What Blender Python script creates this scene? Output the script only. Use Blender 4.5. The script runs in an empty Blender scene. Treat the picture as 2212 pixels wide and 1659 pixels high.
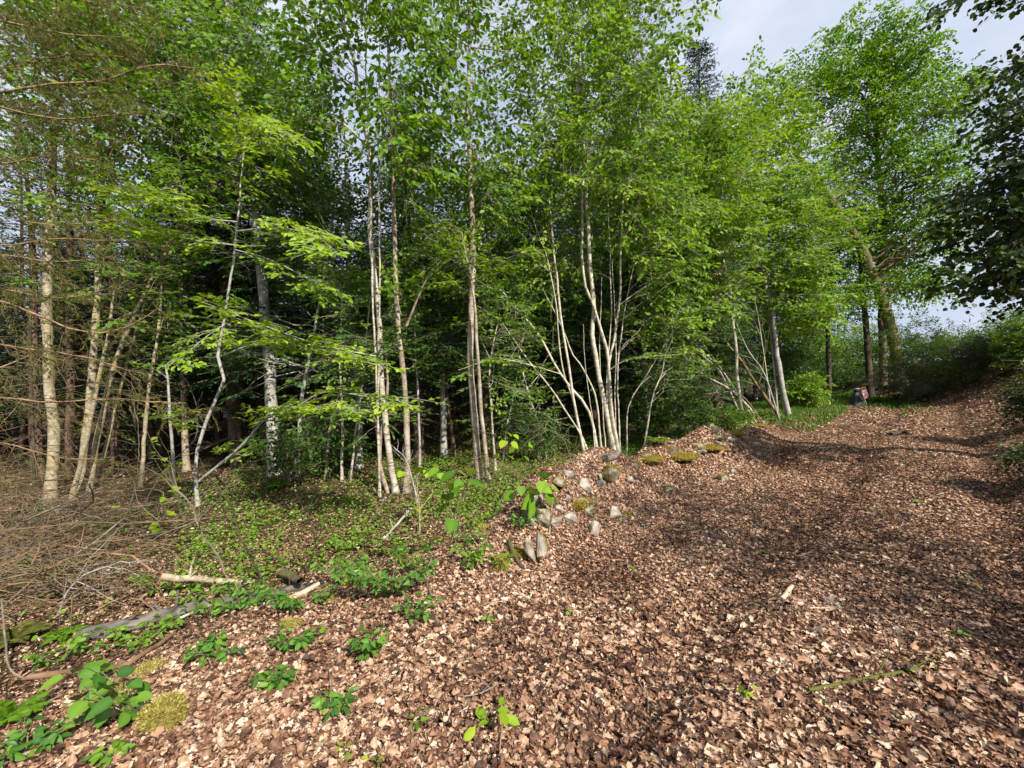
import bpy, math
import numpy as np
from mathutils import Matrix, Vector
rng = np.random.default_rng(11)
R = math.radians
S = bpy.context.scene
COL = S.collection

# ------------------------------------------------------------------ camera, sky, sun, exposure
CAMZ = 1.6
FPX = 928.0                      # focal length in pixels of a 2212 px wide picture
ROLL = R(3.0)
cd = bpy.data.cameras.new("camera")
cam = bpy.data.objects.new("camera", cd)
COL.objects.link(cam)
cd.sensor_width = 36.0
cd.lens = 36.0 * FPX / 2212.0
cd.clip_start = 0.05
cd.clip_end = 2000
cr, sr = math.cos(ROLL), math.sin(ROLL)
cam.matrix_world = Matrix(((cr, sr, 0, 0), (0, 0, -1, 0), (-sr, cr, 0, CAMZ), (0, 0, 0, 1)))
S.camera = cam

SUN_AZ = math.atan2(0.60, -0.80)           # compass bearing of the sun, from +Y towards +X
SUN_EL = R(38)
W = bpy.data.worlds.new("World")
S.world = W
W.use_nodes = True
nt = W.node_tree
for n in list(nt.nodes):
    nt.nodes.remove(n)
out = nt.nodes.new("ShaderNodeOutputWorld")
bg = nt.nodes.new("ShaderNodeBackground")
bg.inputs[1].default_value = 0.062
sky = nt.nodes.new("ShaderNodeTexSky")
sky.sky_type = 'NISHITA'
sky.sun_disc = False
sky.sun_elevation = SUN_EL
sky.sun_rotation = SUN_AZ
tc = nt.nodes.new("ShaderNodeTexCoord")
mp = nt.nodes.new("ShaderNodeMapping")
mp.inputs['Scale'].default_value = (1.3, 1.3, 3.2)
nz = nt.nodes.new("ShaderNodeTexNoise")
nz.inputs['Scale'].default_value = 2.1
nz.inputs['Detail'].default_value = 6
nz.inputs['Roughness'].default_value = 0.55
rp = nt.nodes.new("ShaderNodeValToRGB")
rp.color_ramp.elements[0].position = 0.36
rp.color_ramp.elements[0].color = (0.86, 0.86, 0.86, 1)
rp.color_ramp.elements[1].position = 0.66
rp.color_ramp.elements[1].color = (1, 1, 1, 1)
cl = nt.nodes.new("ShaderNodeValToRGB")
cl.color_ramp.elements[0].position = 0.35
cl.color_ramp.elements[0].color = (0.60, 0.71, 0.93, 1)
cl.color_ramp.elements[1].position = 0.75
cl.color_ramp.elements[1].color = (0.88, 0.92, 1.0, 1)
sc_ = nt.nodes.new("ShaderNodeVectorMath")
sc_.operation = 'SCALE'
sc_.inputs['Scale'].default_value = 10.2
mx = nt.nodes.new("ShaderNodeMix")
mx.data_type = 'RGBA'
L = nt.links.new
L(tc.outputs['Generated'], mp.inputs[0]); L(mp.outputs[0], nz.inputs['Vector'])
L(nz.outputs['Fac'], rp.inputs[0]); L(nz.outputs['Fac'], cl.inputs[0])
L(cl.outputs[0], sc_.inputs[0])
L(rp.outputs[0], mx.inputs['Factor']); L(sky.outputs[0], mx.inputs['A']); L(sc_.outputs[0], mx.inputs['B'])
L(mx.outputs['Result'], bg.inputs[0]); L(bg.outputs[0], out.inputs[0])

sl = bpy.data.lights.new("sun", 'SUN')
sl.energy = 5.0
sl.angle = R(0.6)
sl.color = (1.0, 0.93, 0.82)
sun = bpy.data.objects.new("sun", sl)
COL.objects.link(sun)
tosun = Vector((math.cos(SUN_EL) * math.sin(SUN_AZ), math.cos(SUN_EL) * math.cos(SUN_AZ), math.sin(SUN_EL)))
sun.rotation_euler = tosun.to_track_quat('Z', 'Y').to_euler()
sun.location = (20, -20, 30)
S.view_settings.view_transform = 'Standard'
S.view_settings.look = 'None'
S.view_settings.exposure = 0.7
S.view_settings.gamma = 1.0
S.cycles.max_bounces = 7
S.cycles.diffuse_bounces = 4
S.cycles.glossy_bounces = 2
S.cycles.transmission_bounces = 4
S.cycles.caustics_reflective = False
S.cycles.caustics_refractive = False

# ------------------------------------------------------------------ terrain
DS = np.array((0.70, 0.714))      # along the path
DN = np.array((0.714, -0.70))     # to its right

def st(x, y):
    return DS[0] * x + DS[1] * y, DN[0] * x + DN[1] * y

def xy(s, t):
    return DS[0] * s + DN[0] * t, DS[1] * s + DN[1] * t

def sm(a, b, x):
    u = np.clip((x - a) / (b - a), 0, 1)
    return u * u * (3 - 2 * u)

_ph = np.random.default_rng(3)
_W = [(_ph.uniform(-1, 1, 2) / np.hypot(*_ph.uniform(.5, 1, 2)), _ph.uniform(0, 6.28)) for _ in range(24)]

def wob(x, y, f):
    r = 0
    for i, (d, p) in enumerate(_W[:10]):
        k = f * (1 + .37 * i)
        r = r + np.sin(k * (d[0] * x + d[1] * y) + p * (i + 1)) / (1 + .35 * i)
    return r / 3.2

def H(x, y):
    x = np.asarray(x, float); y = np.asarray(y, float)
    s, t = st(x, y)
    c = -3.1 + .16 * np.sin(s * .9) + .08 * np.sin(s * 2.3 + 1)
    w = np.where(t > c, .44, .40)
    g = sm(1.3, 3.4, s) * (1 - .62 * sm(7, 12, s)) * (1 - .4 * sm(14, 19, s)) * (1 + .13 * np.sin(s * 1.7 + .6) + .15 * np.sin(s * 4.1))
    z = .54 * g * np.exp(-((t - c) / w) ** 2)
    z = z - .20 * sm(-3.3, -4.4, t)
    t0 = -np.maximum(0, s - 20) * .35
    z = z + 1.6 * sm(t0 + .2, t0 + 4.0, t) * sm(-4, 5, s)
    near = np.exp(-np.hypot(x, y) / 60)
    z = z + near * (.045 * wob(x, y, 1.3) + .02 * wob(y, x, 4.3))
    z = z - .08 * np.exp(-((t + 1.0 + .1 * np.sin(s * .6)) / .22) ** 2) - .07 * np.exp(-((t - .45 + .1 * np.sin(s * .5)) / .2) ** 2)
    return z

def P(x, y, d):
    a, b = x - 1106.0, 830.0 - y
    U, V = a * cr + b * sr, -a * sr + b * cr
    return np.array((U / FPX * d, d, CAMZ + V / FPX * d))

def B(x, y):
    """the ground seen at pixel (x, y) of the 2212 px wide photograph"""
    lo = .6
    while lo < 80:
        p = P(x, y, lo)
        if p[2] <= float(H(p[0], p[1])):
            break
        lo *= 1.01
    p = P(x, y, lo)
    p[2] = float(H(p[0], p[1]))
    return p

def px_of(p):
    p = np.atleast_2d(p)
    d = np.maximum(p[:, 1], .01)
    U, V = p[:, 0] / d * FPX, (p[:, 2] - CAMZ) / d * FPX
    a, b = U * cr - V * sr, U * sr + V * cr
    return a + 1106, 830 - b

# ------------------------------------------------------------------ mesh collector
class Geo:
    def __init__(self):
        self.v, self.q, self.t3, self.tint, self.n = [], [], [], [], 0
        self.qs, self.ts, self.qm, self.tm = [], [], [], []

    def add(self, v, quads=None, tris=None, tint=0.5, smooth=True, mat=0):
        v = np.asarray(v, float).reshape(-1, 3)
        if quads is not None and len(quads):
            q = np.asarray(quads, np.int64) + self.n
            self.q.append(q); self.qs.append(np.full(len(q), smooth)); self.qm.append(np.full(len(q), mat))
        if tris is not None and len(tris):
            q = np.asarray(tris, np.int64) + self.n
            self.t3.append(q); self.ts.append(np.full(len(q), smooth)); self.tm.append(np.full(len(q), mat))
        self.v.append(v)
        self.tint.append(np.broadcast_to(np.asarray(tint, float), (len(v),)).copy())
        self.n += len(v)

    def tube(self, pts, rad, k=6, tint=.5, cap=False, mat=0, capmat=None, rough=0):
        pts = np.asarray(pts, float); m = len(pts)
        rad = np.broadcast_to(np.asarray(rad, float), (m,))
        tg = np.gradient(pts, axis=0)
        tg /= np.linalg.norm(tg, axis=1)[:, None] + 1e-9
        mean = np.abs(tg.mean(0))
        ref = np.eye(3)[np.argmin(mean)]
        sd = np.cross(tg, ref); sd /= np.linalg.norm(sd, axis=1)[:, None] + 1e-9
        up = np.cross(sd, tg)
        an = np.arange(k) * 2 * math.pi / k
        if rough:
            rad = rad[:, None] * (1 + rng.normal(0, rough, (m, k)) + rough * np.sin(an * 3 + 1)[None])
        else:
            rad = np.repeat(rad[:, None], k, 1)
        ring = (np.cos(an)[None, :, None] * sd[:, None] + np.sin(an)[None, :, None] * up[:, None]) * rad[:, :, None]
        v = (pts[:, None] + ring).reshape(-1, 3)
        i = np.arange(m - 1)[:, None] * k
        j = np.arange(k)[None]; j2 = (j + 1) % k
        q = np.stack([i + j, i + j2, i + k + j2, i + k + j], -1).reshape(-1, 4)
        self.add(v, quads=q, tint=tint, mat=mat)
        if cap:
            for e, fl in ((0, 0), (m - 1, 1)):
                rg = v[e * k:(e + 1) * k]
                vv = np.vstack([rg, pts[e][None]])
                tr = [(a, (a + 1) % k, k) if fl else ((a + 1) % k, a, k) for a in range(k)]
                self.add(vv, tris=tr, tint=tint, smooth=False, mat=mat if capmat is None else capmat)

    def leaves(self, pos, al, nm, size, tint, tmpl):
        """one leaf of template tmpl per row; al = direction to the tip, nm = upper side"""
        tv, tq = tmpl[0], tmpl[1]
        n = len(pos)
        if n == 0:
            return
        al = al / (np.linalg.norm(al, axis=1)[:, None] + 1e-9)
        sd = np.cross(al, nm); sd /= np.linalg.norm(sd, axis=1)[:, None] + 1e-9
        nm = np.cross(sd, al)
        size = np.broadcast_to(size, (n,))
        v = pos[:, None] + size[:, None, None] * (tv[None, :, 0:1] * sd[:, None] + tv[None, :, 1:2] * al[:, None] + tv[None, :, 2:3] * nm[:, None])
        q = (tq[None] + np.arange(n)[:, None, None] * len(tv)).reshape(-1, 4)
        self.add(v.reshape(-1, 3), quads=q, tint=np.repeat(np.broadcast_to(tint, (n,)), len(tv)) + (np.tile(tmpl[2], n) if len(tmpl) > 2 else 0))

    def build(self, name, mats, parent=None, loc=None):
        if self.n == 0:
            return None
        me = bpy.data.meshes.new(name)
        v = np.vstack(self.v)
        if parent is not None:
            v = v - np.array(parent.location)
        elif loc is not None:
            v = v - np.array(loc)
        me.vertices.add(len(v)); me.vertices.foreach_set("co", v.ravel())
        Q = np.vstack(self.q) if self.q else np.zeros((0, 4), np.int64)
        T = np.vstack(self.t3) if self.t3 else np.zeros((0, 3), np.int64)
        me.loops.add(Q.size + T.size)
        me.loops.foreach_set("vertex_index", np.concatenate([Q.ravel(), T.ravel()]).astype(np.int32))
        me.polygons.add(len(Q) + len(T))
        ls = np.concatenate([np.arange(len(Q)) * 4, Q.size + np.arange(len(T)) * 3]).astype(np.int32)
        me.polygons.foreach_set("loop_start", ls)
        sm_ = np.concatenate([np.concatenate(self.qs) if self.qs else np.zeros(0, bool), np.concatenate(self.ts) if self.ts else np.zeros(0, bool)])
        mi = np.concatenate([np.concatenate(self.qm) if self.qm else np.zeros(0, int), np.concatenate(self.tm) if self.tm else np.zeros(0, int)])
        if not isinstance(mats, (list, tuple)):
            mats = [mats]
        for m in mats:
            me.materials.append(m)
        me.polygons.foreach_set("use_smooth", sm_.astype(bool))
        me.polygons.foreach_set("material_index", mi.astype(np.int32))
        at = me.attributes.new("tint", 'FLOAT', 'POINT')
        at.data.foreach_set("value", np.concatenate(self.tint).astype(np.float32))
        me.update(calc_edges=True)
        o = bpy.data.objects.new(name, me)
        COL.objects.link(o)
        if parent is not None:
            o.parent = parent
        elif loc is not None:
            o.location = loc
        return o

def tag(o, label, cat, group=None):
    o['label'] = label; o['category'] = cat
    if group:
        o['group'] = group
    return o

def thing(name, label, cat, loc, group=None):
    o = bpy.data.objects.new(name, None)
    o.empty_display_size = .1
    COL.objects.link(o)
    o.location = tuple(float(c) for c in loc)
    return tag(o, label, cat, group)

def dup(root, loc, rz, sc, label, group=None):
    r = root.copy(); COL.objects.link(r)
    r.location = loc; r.rotation_euler = (0, 0, rz); r.scale = (sc, sc, sc)
    r['label'] = label
    if group:
        r['group'] = group
    for ch in list(root.children):
        c = ch.copy(); COL.objects.link(c); c.parent = r
    return r

# leaf templates: x across, y along, z up
LEAF6 = (np.array([(0, 0, 0), (.26, .30, .07), (.25, .68, .06), (0, 1, -.08), (-.25, .68, .06), (-.26, .30, .07)]), np.array([(0, 1, 2, 3), (0, 3, 4, 5)]))
ROUND6 = (np.array([(0, 0, 0), (.40, .28, .08), (.38, .68, .05), (0, 1, -.10), (-.38, .68, .05), (-.40, .28, .08)]), np.array([(0, 1, 2, 3), (0, 3, 4, 5)]))
NEEDLE = (np.array([(0, 0, 0), (.085, .45, 0), (0, 1, 0), (-.085, .45, 0)]), np.array([(0, 1, 2, 3)]))
THIN = (np.array([(0, 0, 0), (.05, .45, .03), (0, 1, -.05), (-.05, .45, .03)]), np.array([(0, 1, 2, 3)]))
def _heart():
    rows = [(0, .0, 0), (.30, .02, .05), (.44, .25, .06), (.42, .5, .04), (.27, .75, 0), (.10, .92, -.05), (0, 1.05, -.1)]
    v = [(x, y, z) for x, y, z in rows] + [(-x, y, z) for x, y, z in rows[1:-1]]
    mid = [(0, .25, -.02), (0, .5, -.02), (0, .75, -.04)]
    v += mid
    # 0 base,1..5 right,6 tip,7..11 left,12..14 mid
    tn = np.zeros(len(v)); tn[12:] = .16; tn[0] = .1; tn[1:6] = -.06; tn[7:12] = -.06
    q = [(0, 1, 2, 12), (12, 2, 3, 13), (13, 3, 4, 14), (14, 4, 5, 6), (0, 12, 8, 7), (12, 13, 9, 8), (13, 14, 10, 9), (14, 6, 11, 10)]
    return np.array(v), np.array(q), tn
HEART = _heart()
OVAL = (HEART[0] * np.array((.68, 1, 1.5)), HEART[1], HEART[2])

def litter_templates():
    T = []
    g = np.random.default_rng(5)
    for k in range(20):
        wide = g.uniform(.22, .46)
        ys = np.linspace(0, 1, 8)
        if k % 4 == 2:      # lobed
            prof = np.array([.06, .55, .42, .95, .62, 1.0, .55, .10]) * wide
        elif k % 4 == 3:    # torn
            prof = np.array([.5, .9, 1.0, .6, .9, .75, .3, .05]) * wide
        else:               # oval and pointed
            prof = np.array([.05, .50, .86, 1.0, .95, .74, .42, .02]) * wide
        pl, pr = prof * g.uniform(.75, 1.2, 8), prof * g.uniform(.75, 1.2, 8)
        cross = g.uniform(-.6, 1.2); bend = g.uniform(-.9, 1.2); twist = g.uniform(-.9, .9)
        v, tn = [], []
        for r_, y in enumerate(ys):
            for xx in (-1, -.5, 0, .5, 1):
                x = xx * (pl[r_] if xx < 0 else pr[r_])
                z = cross * x * x * 1.7 + .02 * g.normal() + (.05 * g.normal() if abs(xx) == 1 else 0)
                x *= 1 - .22 * abs(cross) * abs(xx)
                a = twist * (y - .5)
                x, z = x * math.cos(a) - z * math.sin(a), x * math.sin(a) + z * math.cos(a)
                v.append((x, .5 + (y - .5) * (1 - .06 * bend * bend) + .04 * g.normal() * abs(xx), .5 * bend * (y - .5) ** 2 * 1.2 + z))
                tn.append((.10 if xx == 0 else 0) - .10 * abs(xx) + g.normal(0, .06))
        q = [(i * 5 + j, i * 5 + j + 1, i * 5 + j + 6, i * 5 + j + 5) for i in range(7) for j in range(4)]
        T.append((np.array(v), np.array(q), np.array(tn)))
    return T
LIT = litter_templates()
LIT_FAR = [(np.array([(0, 0, a), (.27, .3, b), (.25, .7, c), (0, 1, d), (-.25, .68, -b * .4), (-.26, .3, c * .6)]), np.array([(0, 1, 2, 3), (0, 3, 4, 5)]))
           for a, b, c, d in ((0, .16, .12, 0), (.1, -.05, .16, .12), (0, .2, .05, .2), (.12, .1, -.1, .06))]

# ------------------------------------------------------------------ materials
def newmat(name):
    m = bpy.data.materials.new(name)
    m.use_nodes = True
    n = m.node_tree.nodes
    for x in list(n):
        n.remove(x)
    o = n.new("ShaderNodeOutputMaterial")
    return m, n, m.node_tree.links.new, o

def ramp(n, stops):
    r = n.new("ShaderNodeValToRGB")
    e = r.color_ramp.elements
    while len(e) < len(stops):
        e.new(.5)
    for i, (p, c) in enumerate(stops):
        e[i].position = p
        e[i].color = (*c, 1) if len(c) == 3 else c
    return r

def leaf_mat(name, cols, trans=.35, rough=.5, tcol=(1.4, 1.32, .42)):
    m, n, l, o = newmat(name)
    a = n.new("ShaderNodeAttribute"); a.attribute_name = "tint"
    k = len(cols) - 1
    r = ramp(n, [(i / k, c) for i, c in enumerate(cols)])
    l(a.outputs['Fac'], r.inputs[0])
    p = n.new("ShaderNodeBsdfPrincipled")
    p.inputs['Roughness'].default_value = rough
    p.inputs['Specular IOR Level'].default_value = .35
    l(r.outputs[0], p.inputs['Base Color'])
    t = n.new("ShaderNodeBsdfTranslucent")
    mul = n.new("ShaderNodeMix"); mul.data_type = 'RGBA'; mul.blend_type = 'MULTIPLY'
    mul.inputs['Factor'].default_value = 1
    mul.inputs['B'].default_value = (*tcol, 1)
    l(r.outputs[0], mul.inputs['A']); l(mul.outputs['Result'], t.inputs[0])
    mx = n.new("ShaderNodeMixShader"); mx.inputs[0].default_value = trans
    l(p.outputs[0], mx.inputs[1]); l(t.outputs[0], mx.inputs[2]); l(mx.outputs[0], o.inputs[0])
    return m

def bark_mat(name, base, alt, band=None, band_amt=.5, scale=9, moss=None, moss_amt=.5, bump=.5, bz=22, bxy=2.2):
    m, n, l, o = newmat(name)
    tc = n.new("ShaderNodeTexCoord")
    n1 = n.new("ShaderNodeTexNoise"); n1.inputs['Scale'].default_value = scale; n1.inputs['Detail'].default_value = 6
    l(tc.outputs['Object'], n1.inputs['Vector'])
    r1 = ramp(n, [(.36, base), (.62, alt)])
    l(n1.outputs['Fac'], r1.inputs[0])
    c = r1.outputs[0]
    mp = n.new("ShaderNodeMapping"); mp.inputs['Scale'].default_value = (bxy, bxy, bz)
    l(tc.outputs['Object'], mp.inputs[0])
    n2 = n.new("ShaderNodeTexNoise"); n2.inputs['Scale'].default_value = 3; n2.inputs['Detail'].default_value = 4
    l(mp.outputs[0], n2.inputs['Vector'])
    if band is not None:
        r2 = ramp(n, [(.56, (0, 0, 0)), (.62, (band_amt,) * 3)])
        l(n2.outputs['Fac'], r2.inputs[0])
        mx = n.new("ShaderNodeMix"); mx.data_type = 'RGBA'
        l(r2.outputs[0], mx.inputs['Factor']); l(c, mx.inputs['A']); mx.inputs['B'].default_value = (*band, 1)
        c = mx.outputs['Result']
    if moss is not None:
        n3 = n.new("ShaderNodeTexNoise"); n3.inputs['Scale'].default_value = 3.1; n3.inputs['Detail'].default_value = 8
        l(tc.outputs['Object'], n3.inputs['Vector'])
        r3 = ramp(n, [(.5, (0, 0, 0)), (.62, (moss_amt,) * 3)])
        l(n3.outputs['Fac'], r3.inputs[0])
        mx = n.new("ShaderNodeMix"); mx.data_type = 'RGBA'
        l(r3.outputs[0], mx.inputs['Factor']); l(c, mx.inputs['A']); mx.inputs['B'].default_value = (*moss, 1)
        c = mx.outputs['Result']
    p = n.new("ShaderNodeBsdfPrincipled")
    p.inputs['Roughness'].default_value = .85
    p.inputs['Specular IOR Level'].default_value = .2
    l(c, p.inputs['Base Color'])
    b = n.new("ShaderNodeBump"); b.inputs['Strength'].default_value = bump; b.inputs['Distance'].default_value = .012
    l(n2.outputs['Fac'], b.inputs['Height']); l(b.outputs[0], p.inputs['Normal'])
    l(p.outputs[0], o.inputs[0])
    return m

def plain(name, c, rough=.7, c2=None, scale=20):
    m, n, l, o = newmat(name)
    p = n.new("ShaderNodeBsdfPrincipled")
    p.inputs['Roughness'].default_value = rough
    tc = n.new("ShaderNodeTexCoord")
    nn = n.new("ShaderNodeTexNoise"); nn.inputs['Scale'].default_value = scale; nn.inputs['Detail'].default_value = 5
    l(tc.outputs['Object'], nn.inputs['Vector'])
    r = ramp(n, [(.35, c), (.68, c2 or tuple(x * .72 for x in c))])
    l(nn.outputs['Fac'], r.inputs[0]); l(r.outputs[0], p.inputs['Base Color'])
    b = n.new("ShaderNodeBump"); b.inputs['Strength'].default_value = .3; b.inputs['Distance'].default_value = .01
    l(nn.outputs['Fac'], b.inputs['Height']); l(b.outputs[0], p.inputs['Normal'])
    l(p.outputs[0], o.inputs[0])
    return m

M = {}
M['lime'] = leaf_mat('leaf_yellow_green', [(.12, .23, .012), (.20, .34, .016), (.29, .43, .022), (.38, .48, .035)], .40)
M['hazel'] = leaf_mat('leaf_hazel', [(.07, .16, .010), (.13, .26, .014), (.21, .36, .02), (.31, .43, .035)], .40)
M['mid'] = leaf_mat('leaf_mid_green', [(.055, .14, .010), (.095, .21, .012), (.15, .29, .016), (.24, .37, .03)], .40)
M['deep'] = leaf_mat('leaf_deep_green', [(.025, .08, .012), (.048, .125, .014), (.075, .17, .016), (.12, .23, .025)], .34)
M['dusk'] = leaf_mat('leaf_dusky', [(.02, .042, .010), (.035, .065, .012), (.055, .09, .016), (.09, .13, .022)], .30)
M['needle'] = leaf_mat('needle_dark', [(.010, .028, .012), (.016, .042, .014), (.026, .058, .018), (.045, .085, .022)], .12, .6)
M['olive'] = leaf_mat('needle_olive', [(.06, .065, .016), (.10, .105, .022), (.14, .155, .03), (.19, .22, .04)], .3, .6)
M['herb'] = leaf_mat('leaf_herb', [(.045, .12, .010), (.085, .20, .014), (.14, .28, .018), (.22, .37, .03)], .35)
M['bramble'] = leaf_mat('leaf_bramble', [(.025, .08, .016), (.05, .14, .02), (.09, .22, .025), (.16, .30, .03)], .3, .45)
M['litter'] = leaf_mat('leaf_litter', [(.032, .018, .013), (.080, .040, .026), (.170, .082, .048), (.285, .155, .090), (.41, .25, .155), (.53, .37, .25), (.66, .53, .41)], .12, .6, (1.1, .85, .6))
M['moss'] = leaf_mat('moss', [(.13, .105, .018), (.26, .22, .045), (.40, .35, .09), (.54, .50, .20)], .3, .8)
M['moss_gold'] = leaf_mat('moss_gold', [(.13, .095, .014), (.24, .18, .024), (.35, .275, .045), (.46, .39, .10)], .3, .8)
M['moss_green'] = leaf_mat('moss_green', [(.05, .07, .012), (.10, .13, .02), (.16, .18, .03), (.25, .24, .05)], .3, .8)
M['grass'] = leaf_mat('grass_blade', [(.035, .09, .012), (.06, .14, .014), (.10, .20, .018), (.18, .26, .04)], .3)
M['birch'] = bark_mat('bark_birch', (.56, .52, .45), (.36, .31, .24), (.05, .04, .035), .8, 11, (.33, .27, .10), .35)
M['lichen'] = bark_mat('bark_lichen', (.42, .36, .26), (.26, .21, .14), (.09, .07, .05), .55, 14, (.36, .30, .11), .5)
M['brown_birch'] = bark_mat('bark_brown_birch', (.40, .34, .27), (.22, .16, .11), (.09, .05, .03), .75, 10, (.52, .48, .42), .6)
M['hazel_bark'] = bark_mat('bark_hazel', (.66, .61, .52), (.40, .35, .27), (.12, .09, .06), .5, 12, (.30, .29, .10), .3)
M['smooth'] = bark_mat('bark_smooth', (.44, .42, .39), (.30, .28, .25), (.13, .11, .09), .4, 8)
M['dark'] = bark_mat('bark_dark', (.085, .065, .05), (.04, .03, .024), None, 0, 9, (.12, .12, .03), .5, .9)
M['oak'] = bark_mat('bark_oak', (.20, .15, .10), (.10, .075, .05), None, 0, 8, (.28, .25, .06), .75, 1.0, 4, 9)
M['spruce_bark'] = bark_mat('bark_spruce', (.17, .11, .075), (.09, .06, .045), None, 0, 9, None, 0, .9)
M['twig'] = bark_mat('twig_brown', (.30, .19, .11), (.17, .10, .06), None, 0, 6)
M['orange_branch'] = bark_mat('branch_orange_brown', (.36, .23, .13), (.18, .12, .07), (.14, .09, .05), .5, 8)
M['grey_twig'] = bark_mat('twig_grey', (.25, .205, .155), (.14, .115, .085), None, 0, 7)
M['dry_twig'] = bark_mat('twig_dry_olive', (.21, .145, .08), (.12, .09, .045), None, 0, 7)
M['stem'] = bark_mat('stem_green', (.16, .20, .06), (.10, .11, .04), None, 0, 8)
M['cut'] = plain('cut_wood', (.62, .27, .09), .7, (.48, .18, .05), 60)
M['pale_wood'] = bark_mat('bare_wood', (.58, .45, .33), (.42, .28, .18), (.20, .12, .07), .4, 10)
M['log'] = bark_mat('bark_log', (.19, .17, .15), (.085, .072, .06), (.035, .028, .02), .6, 12, (.10, .095, .022), .85, 1.2)
M['stone'] = plain('stone', (.42, .37, .30), .9, (.13, .11, .085), 12)
M['soil'] = plain('soil', (.055, .035, .025), .95, (.03, .02, .015), 30)
M['red'] = plain('sign_red', (.66, .13, .15), .5, (.60, .10, .12), 8)
M['white'] = plain('sign_white', (.80, .80, .80), .5, (.76, .76, .76), 8)
M['faded'] = plain('sign_faded_print', (.80, .56, .56), .5, (.74, .42, .43), 30)
M['metal'] = plain('pole_grey', (.46, .46, .45), .5)
M['tarp'] = plain('tarp_grey', (.035, .037, .042), .6, (.022, .023, .027), 6)
M['black'] = plain('black_plastic', (.012, .012, .016), .4)
M['yellow'] = plain('yellow_plastic', (.62, .38, .015), .45)
M['post'] = bark_mat('post_wood', (.30, .27, .24), (.20, .18, .16), None, 0, 8, None, 0, .6, 3, 12)

# ------------------------------------------------------------------ ground
def ground_mat():
    m, n, l, o = newmat('forest_ground')
    g = n.new("ShaderNodeTexCoord")
    a = n.new("ShaderNodeAttribute"); a.attribute_name = "tint"
    v = n.new("ShaderNodeTexVoronoi"); v.inputs['Scale'].default_value = 19
    l(g.outputs['Object'], v.inputs['Vector'])
    r = ramp(n, [(0, (.035, .02, .014)), (.3, (.09, .045, .026)), (.55, (.17, .085, .045)), (.8, (.26, .15, .085)), (1, (.36, .24, .155))])
    sep = n.new("ShaderNodeSeparateColor"); l(v.outputs['Color'], sep.inputs[0]); l(sep.outputs[0], r.inputs[0])
    v2 = n.new("ShaderNodeTexNoise"); v2.inputs['Scale'].default_value = 1.1; v2.inputs['Detail'].default_value = 7
    l(g.outputs['Object'], v2.inputs['Vector'])
    dk = ramp(n, [(.4, (1, 1, 1)), (.65, (.45, .42, .4))])
    l(v2.outputs['Fac'], dk.inputs[0])
    mul = n.new("ShaderNodeMix"); mul.data_type = 'RGBA'; mul.blend_type = 'MULTIPLY'; mul.inputs['Factor'].default_value = 1
    l(r.outputs[0], mul.inputs['A']); l(dk.outputs[0], mul.inputs['B'])
    n3 = n.new("ShaderNodeTexNoise"); n3.inputs['Scale'].default_value = 9; n3.inputs['Detail'].default_value = 8
    l(g.outputs['Object'], n3.inputs['Vector'])
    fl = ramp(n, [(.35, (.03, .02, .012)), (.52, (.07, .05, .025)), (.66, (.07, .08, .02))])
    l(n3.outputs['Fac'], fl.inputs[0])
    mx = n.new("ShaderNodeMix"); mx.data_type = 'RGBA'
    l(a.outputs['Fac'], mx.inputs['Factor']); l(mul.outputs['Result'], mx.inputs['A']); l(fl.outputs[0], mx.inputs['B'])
    p = n.new("ShaderNodeBsdfPrincipled"); p.inputs['Roughness'].default_value = .95; p.inputs['Specular IOR Level'].default_value = .1
    l(mx.outputs['Result'], p.inputs['Base Color'])
    b = n.new("ShaderNodeBump"); b.inputs['Strength'].default_value = .8; b.inputs['Distance'].default_value = .03
    l(v.outputs['Distance'], b.inputs['Height']); l(b.outputs[0], p.inputs['Normal'])
    l(p.outputs[0], o.inputs[0])
    return m

G = Geo()
NA, NR = 420, 230
rad = np.concatenate([[0], .25 * (500 / .25) ** (np.arange(NR) / (NR - 1))])
ang = np.arange(NA) * 2 * math.pi / NA
gx = rad[:, None] * np.sin(ang)[None]; gy = rad[:, None] * np.cos(ang)[None]
gz = H(gx, gy)
s_, t_ = st(gx, gy)
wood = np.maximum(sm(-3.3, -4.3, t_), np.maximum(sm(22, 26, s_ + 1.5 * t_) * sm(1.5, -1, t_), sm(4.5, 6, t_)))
i = np.arange(NR)[:, None] * NA; j = np.arange(NA)[None]; j2 = (j + 1) % NA
G.add(np.stack([gx, gy, gz], -1).reshape(-1, 3), quads=np.stack([i + j, i + NA + j, i + NA + j2, i + j2], -1).reshape(-1, 4)[:, ::-1], tint=wood.ravel())
go = G.build('ground', ground_mat()); go['kind'] = 'structure'

# ------------------------------------------------------------------ curves and crowns
def smooth_path(pts, step=.22):
    pts = np.asarray(pts, float)
    if len(pts) < 3:
        m = max(3, int(np.linalg.norm(pts[-1] - pts[0]) / step))
        f = np.linspace(0, 1, m)[:, None]
        return pts[0] * (1 - f) + pts[-1] * f
    ext = np.vstack([2 * pts[0] - pts[1], pts, 2 * pts[-1] - pts[-2]])
    o = []
    for a in range(len(pts) - 1):
        p0, p1, p2, p3 = ext[a:a + 4]
        m = max(2, int(np.linalg.norm(p2 - p1) / step))
        for f in np.arange(m) / m:
            o.append(.5 * (2 * p1 + (p2 - p0) * f + (2 * p0 - 5 * p1 + 4 * p2 - p3) * f * f + (3 * p1 - p0 - 3 * p2 + p3) * f ** 3))
    o.append(pts[-1])
    return np.array(o)

def bez(p0, p1, p2, n, wig=.03):
    f = np.linspace(0, 1, n)[:, None]
    c = (1 - f) ** 2 * p0 + 2 * f * (1 - f) * p1 + f * f * p2
    ln = np.linalg.norm(p2 - p0)
    w = rng.normal(0, wig * ln, (n, 3)); w[0] = 0; w[-1] = 0
    return c + w

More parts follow.
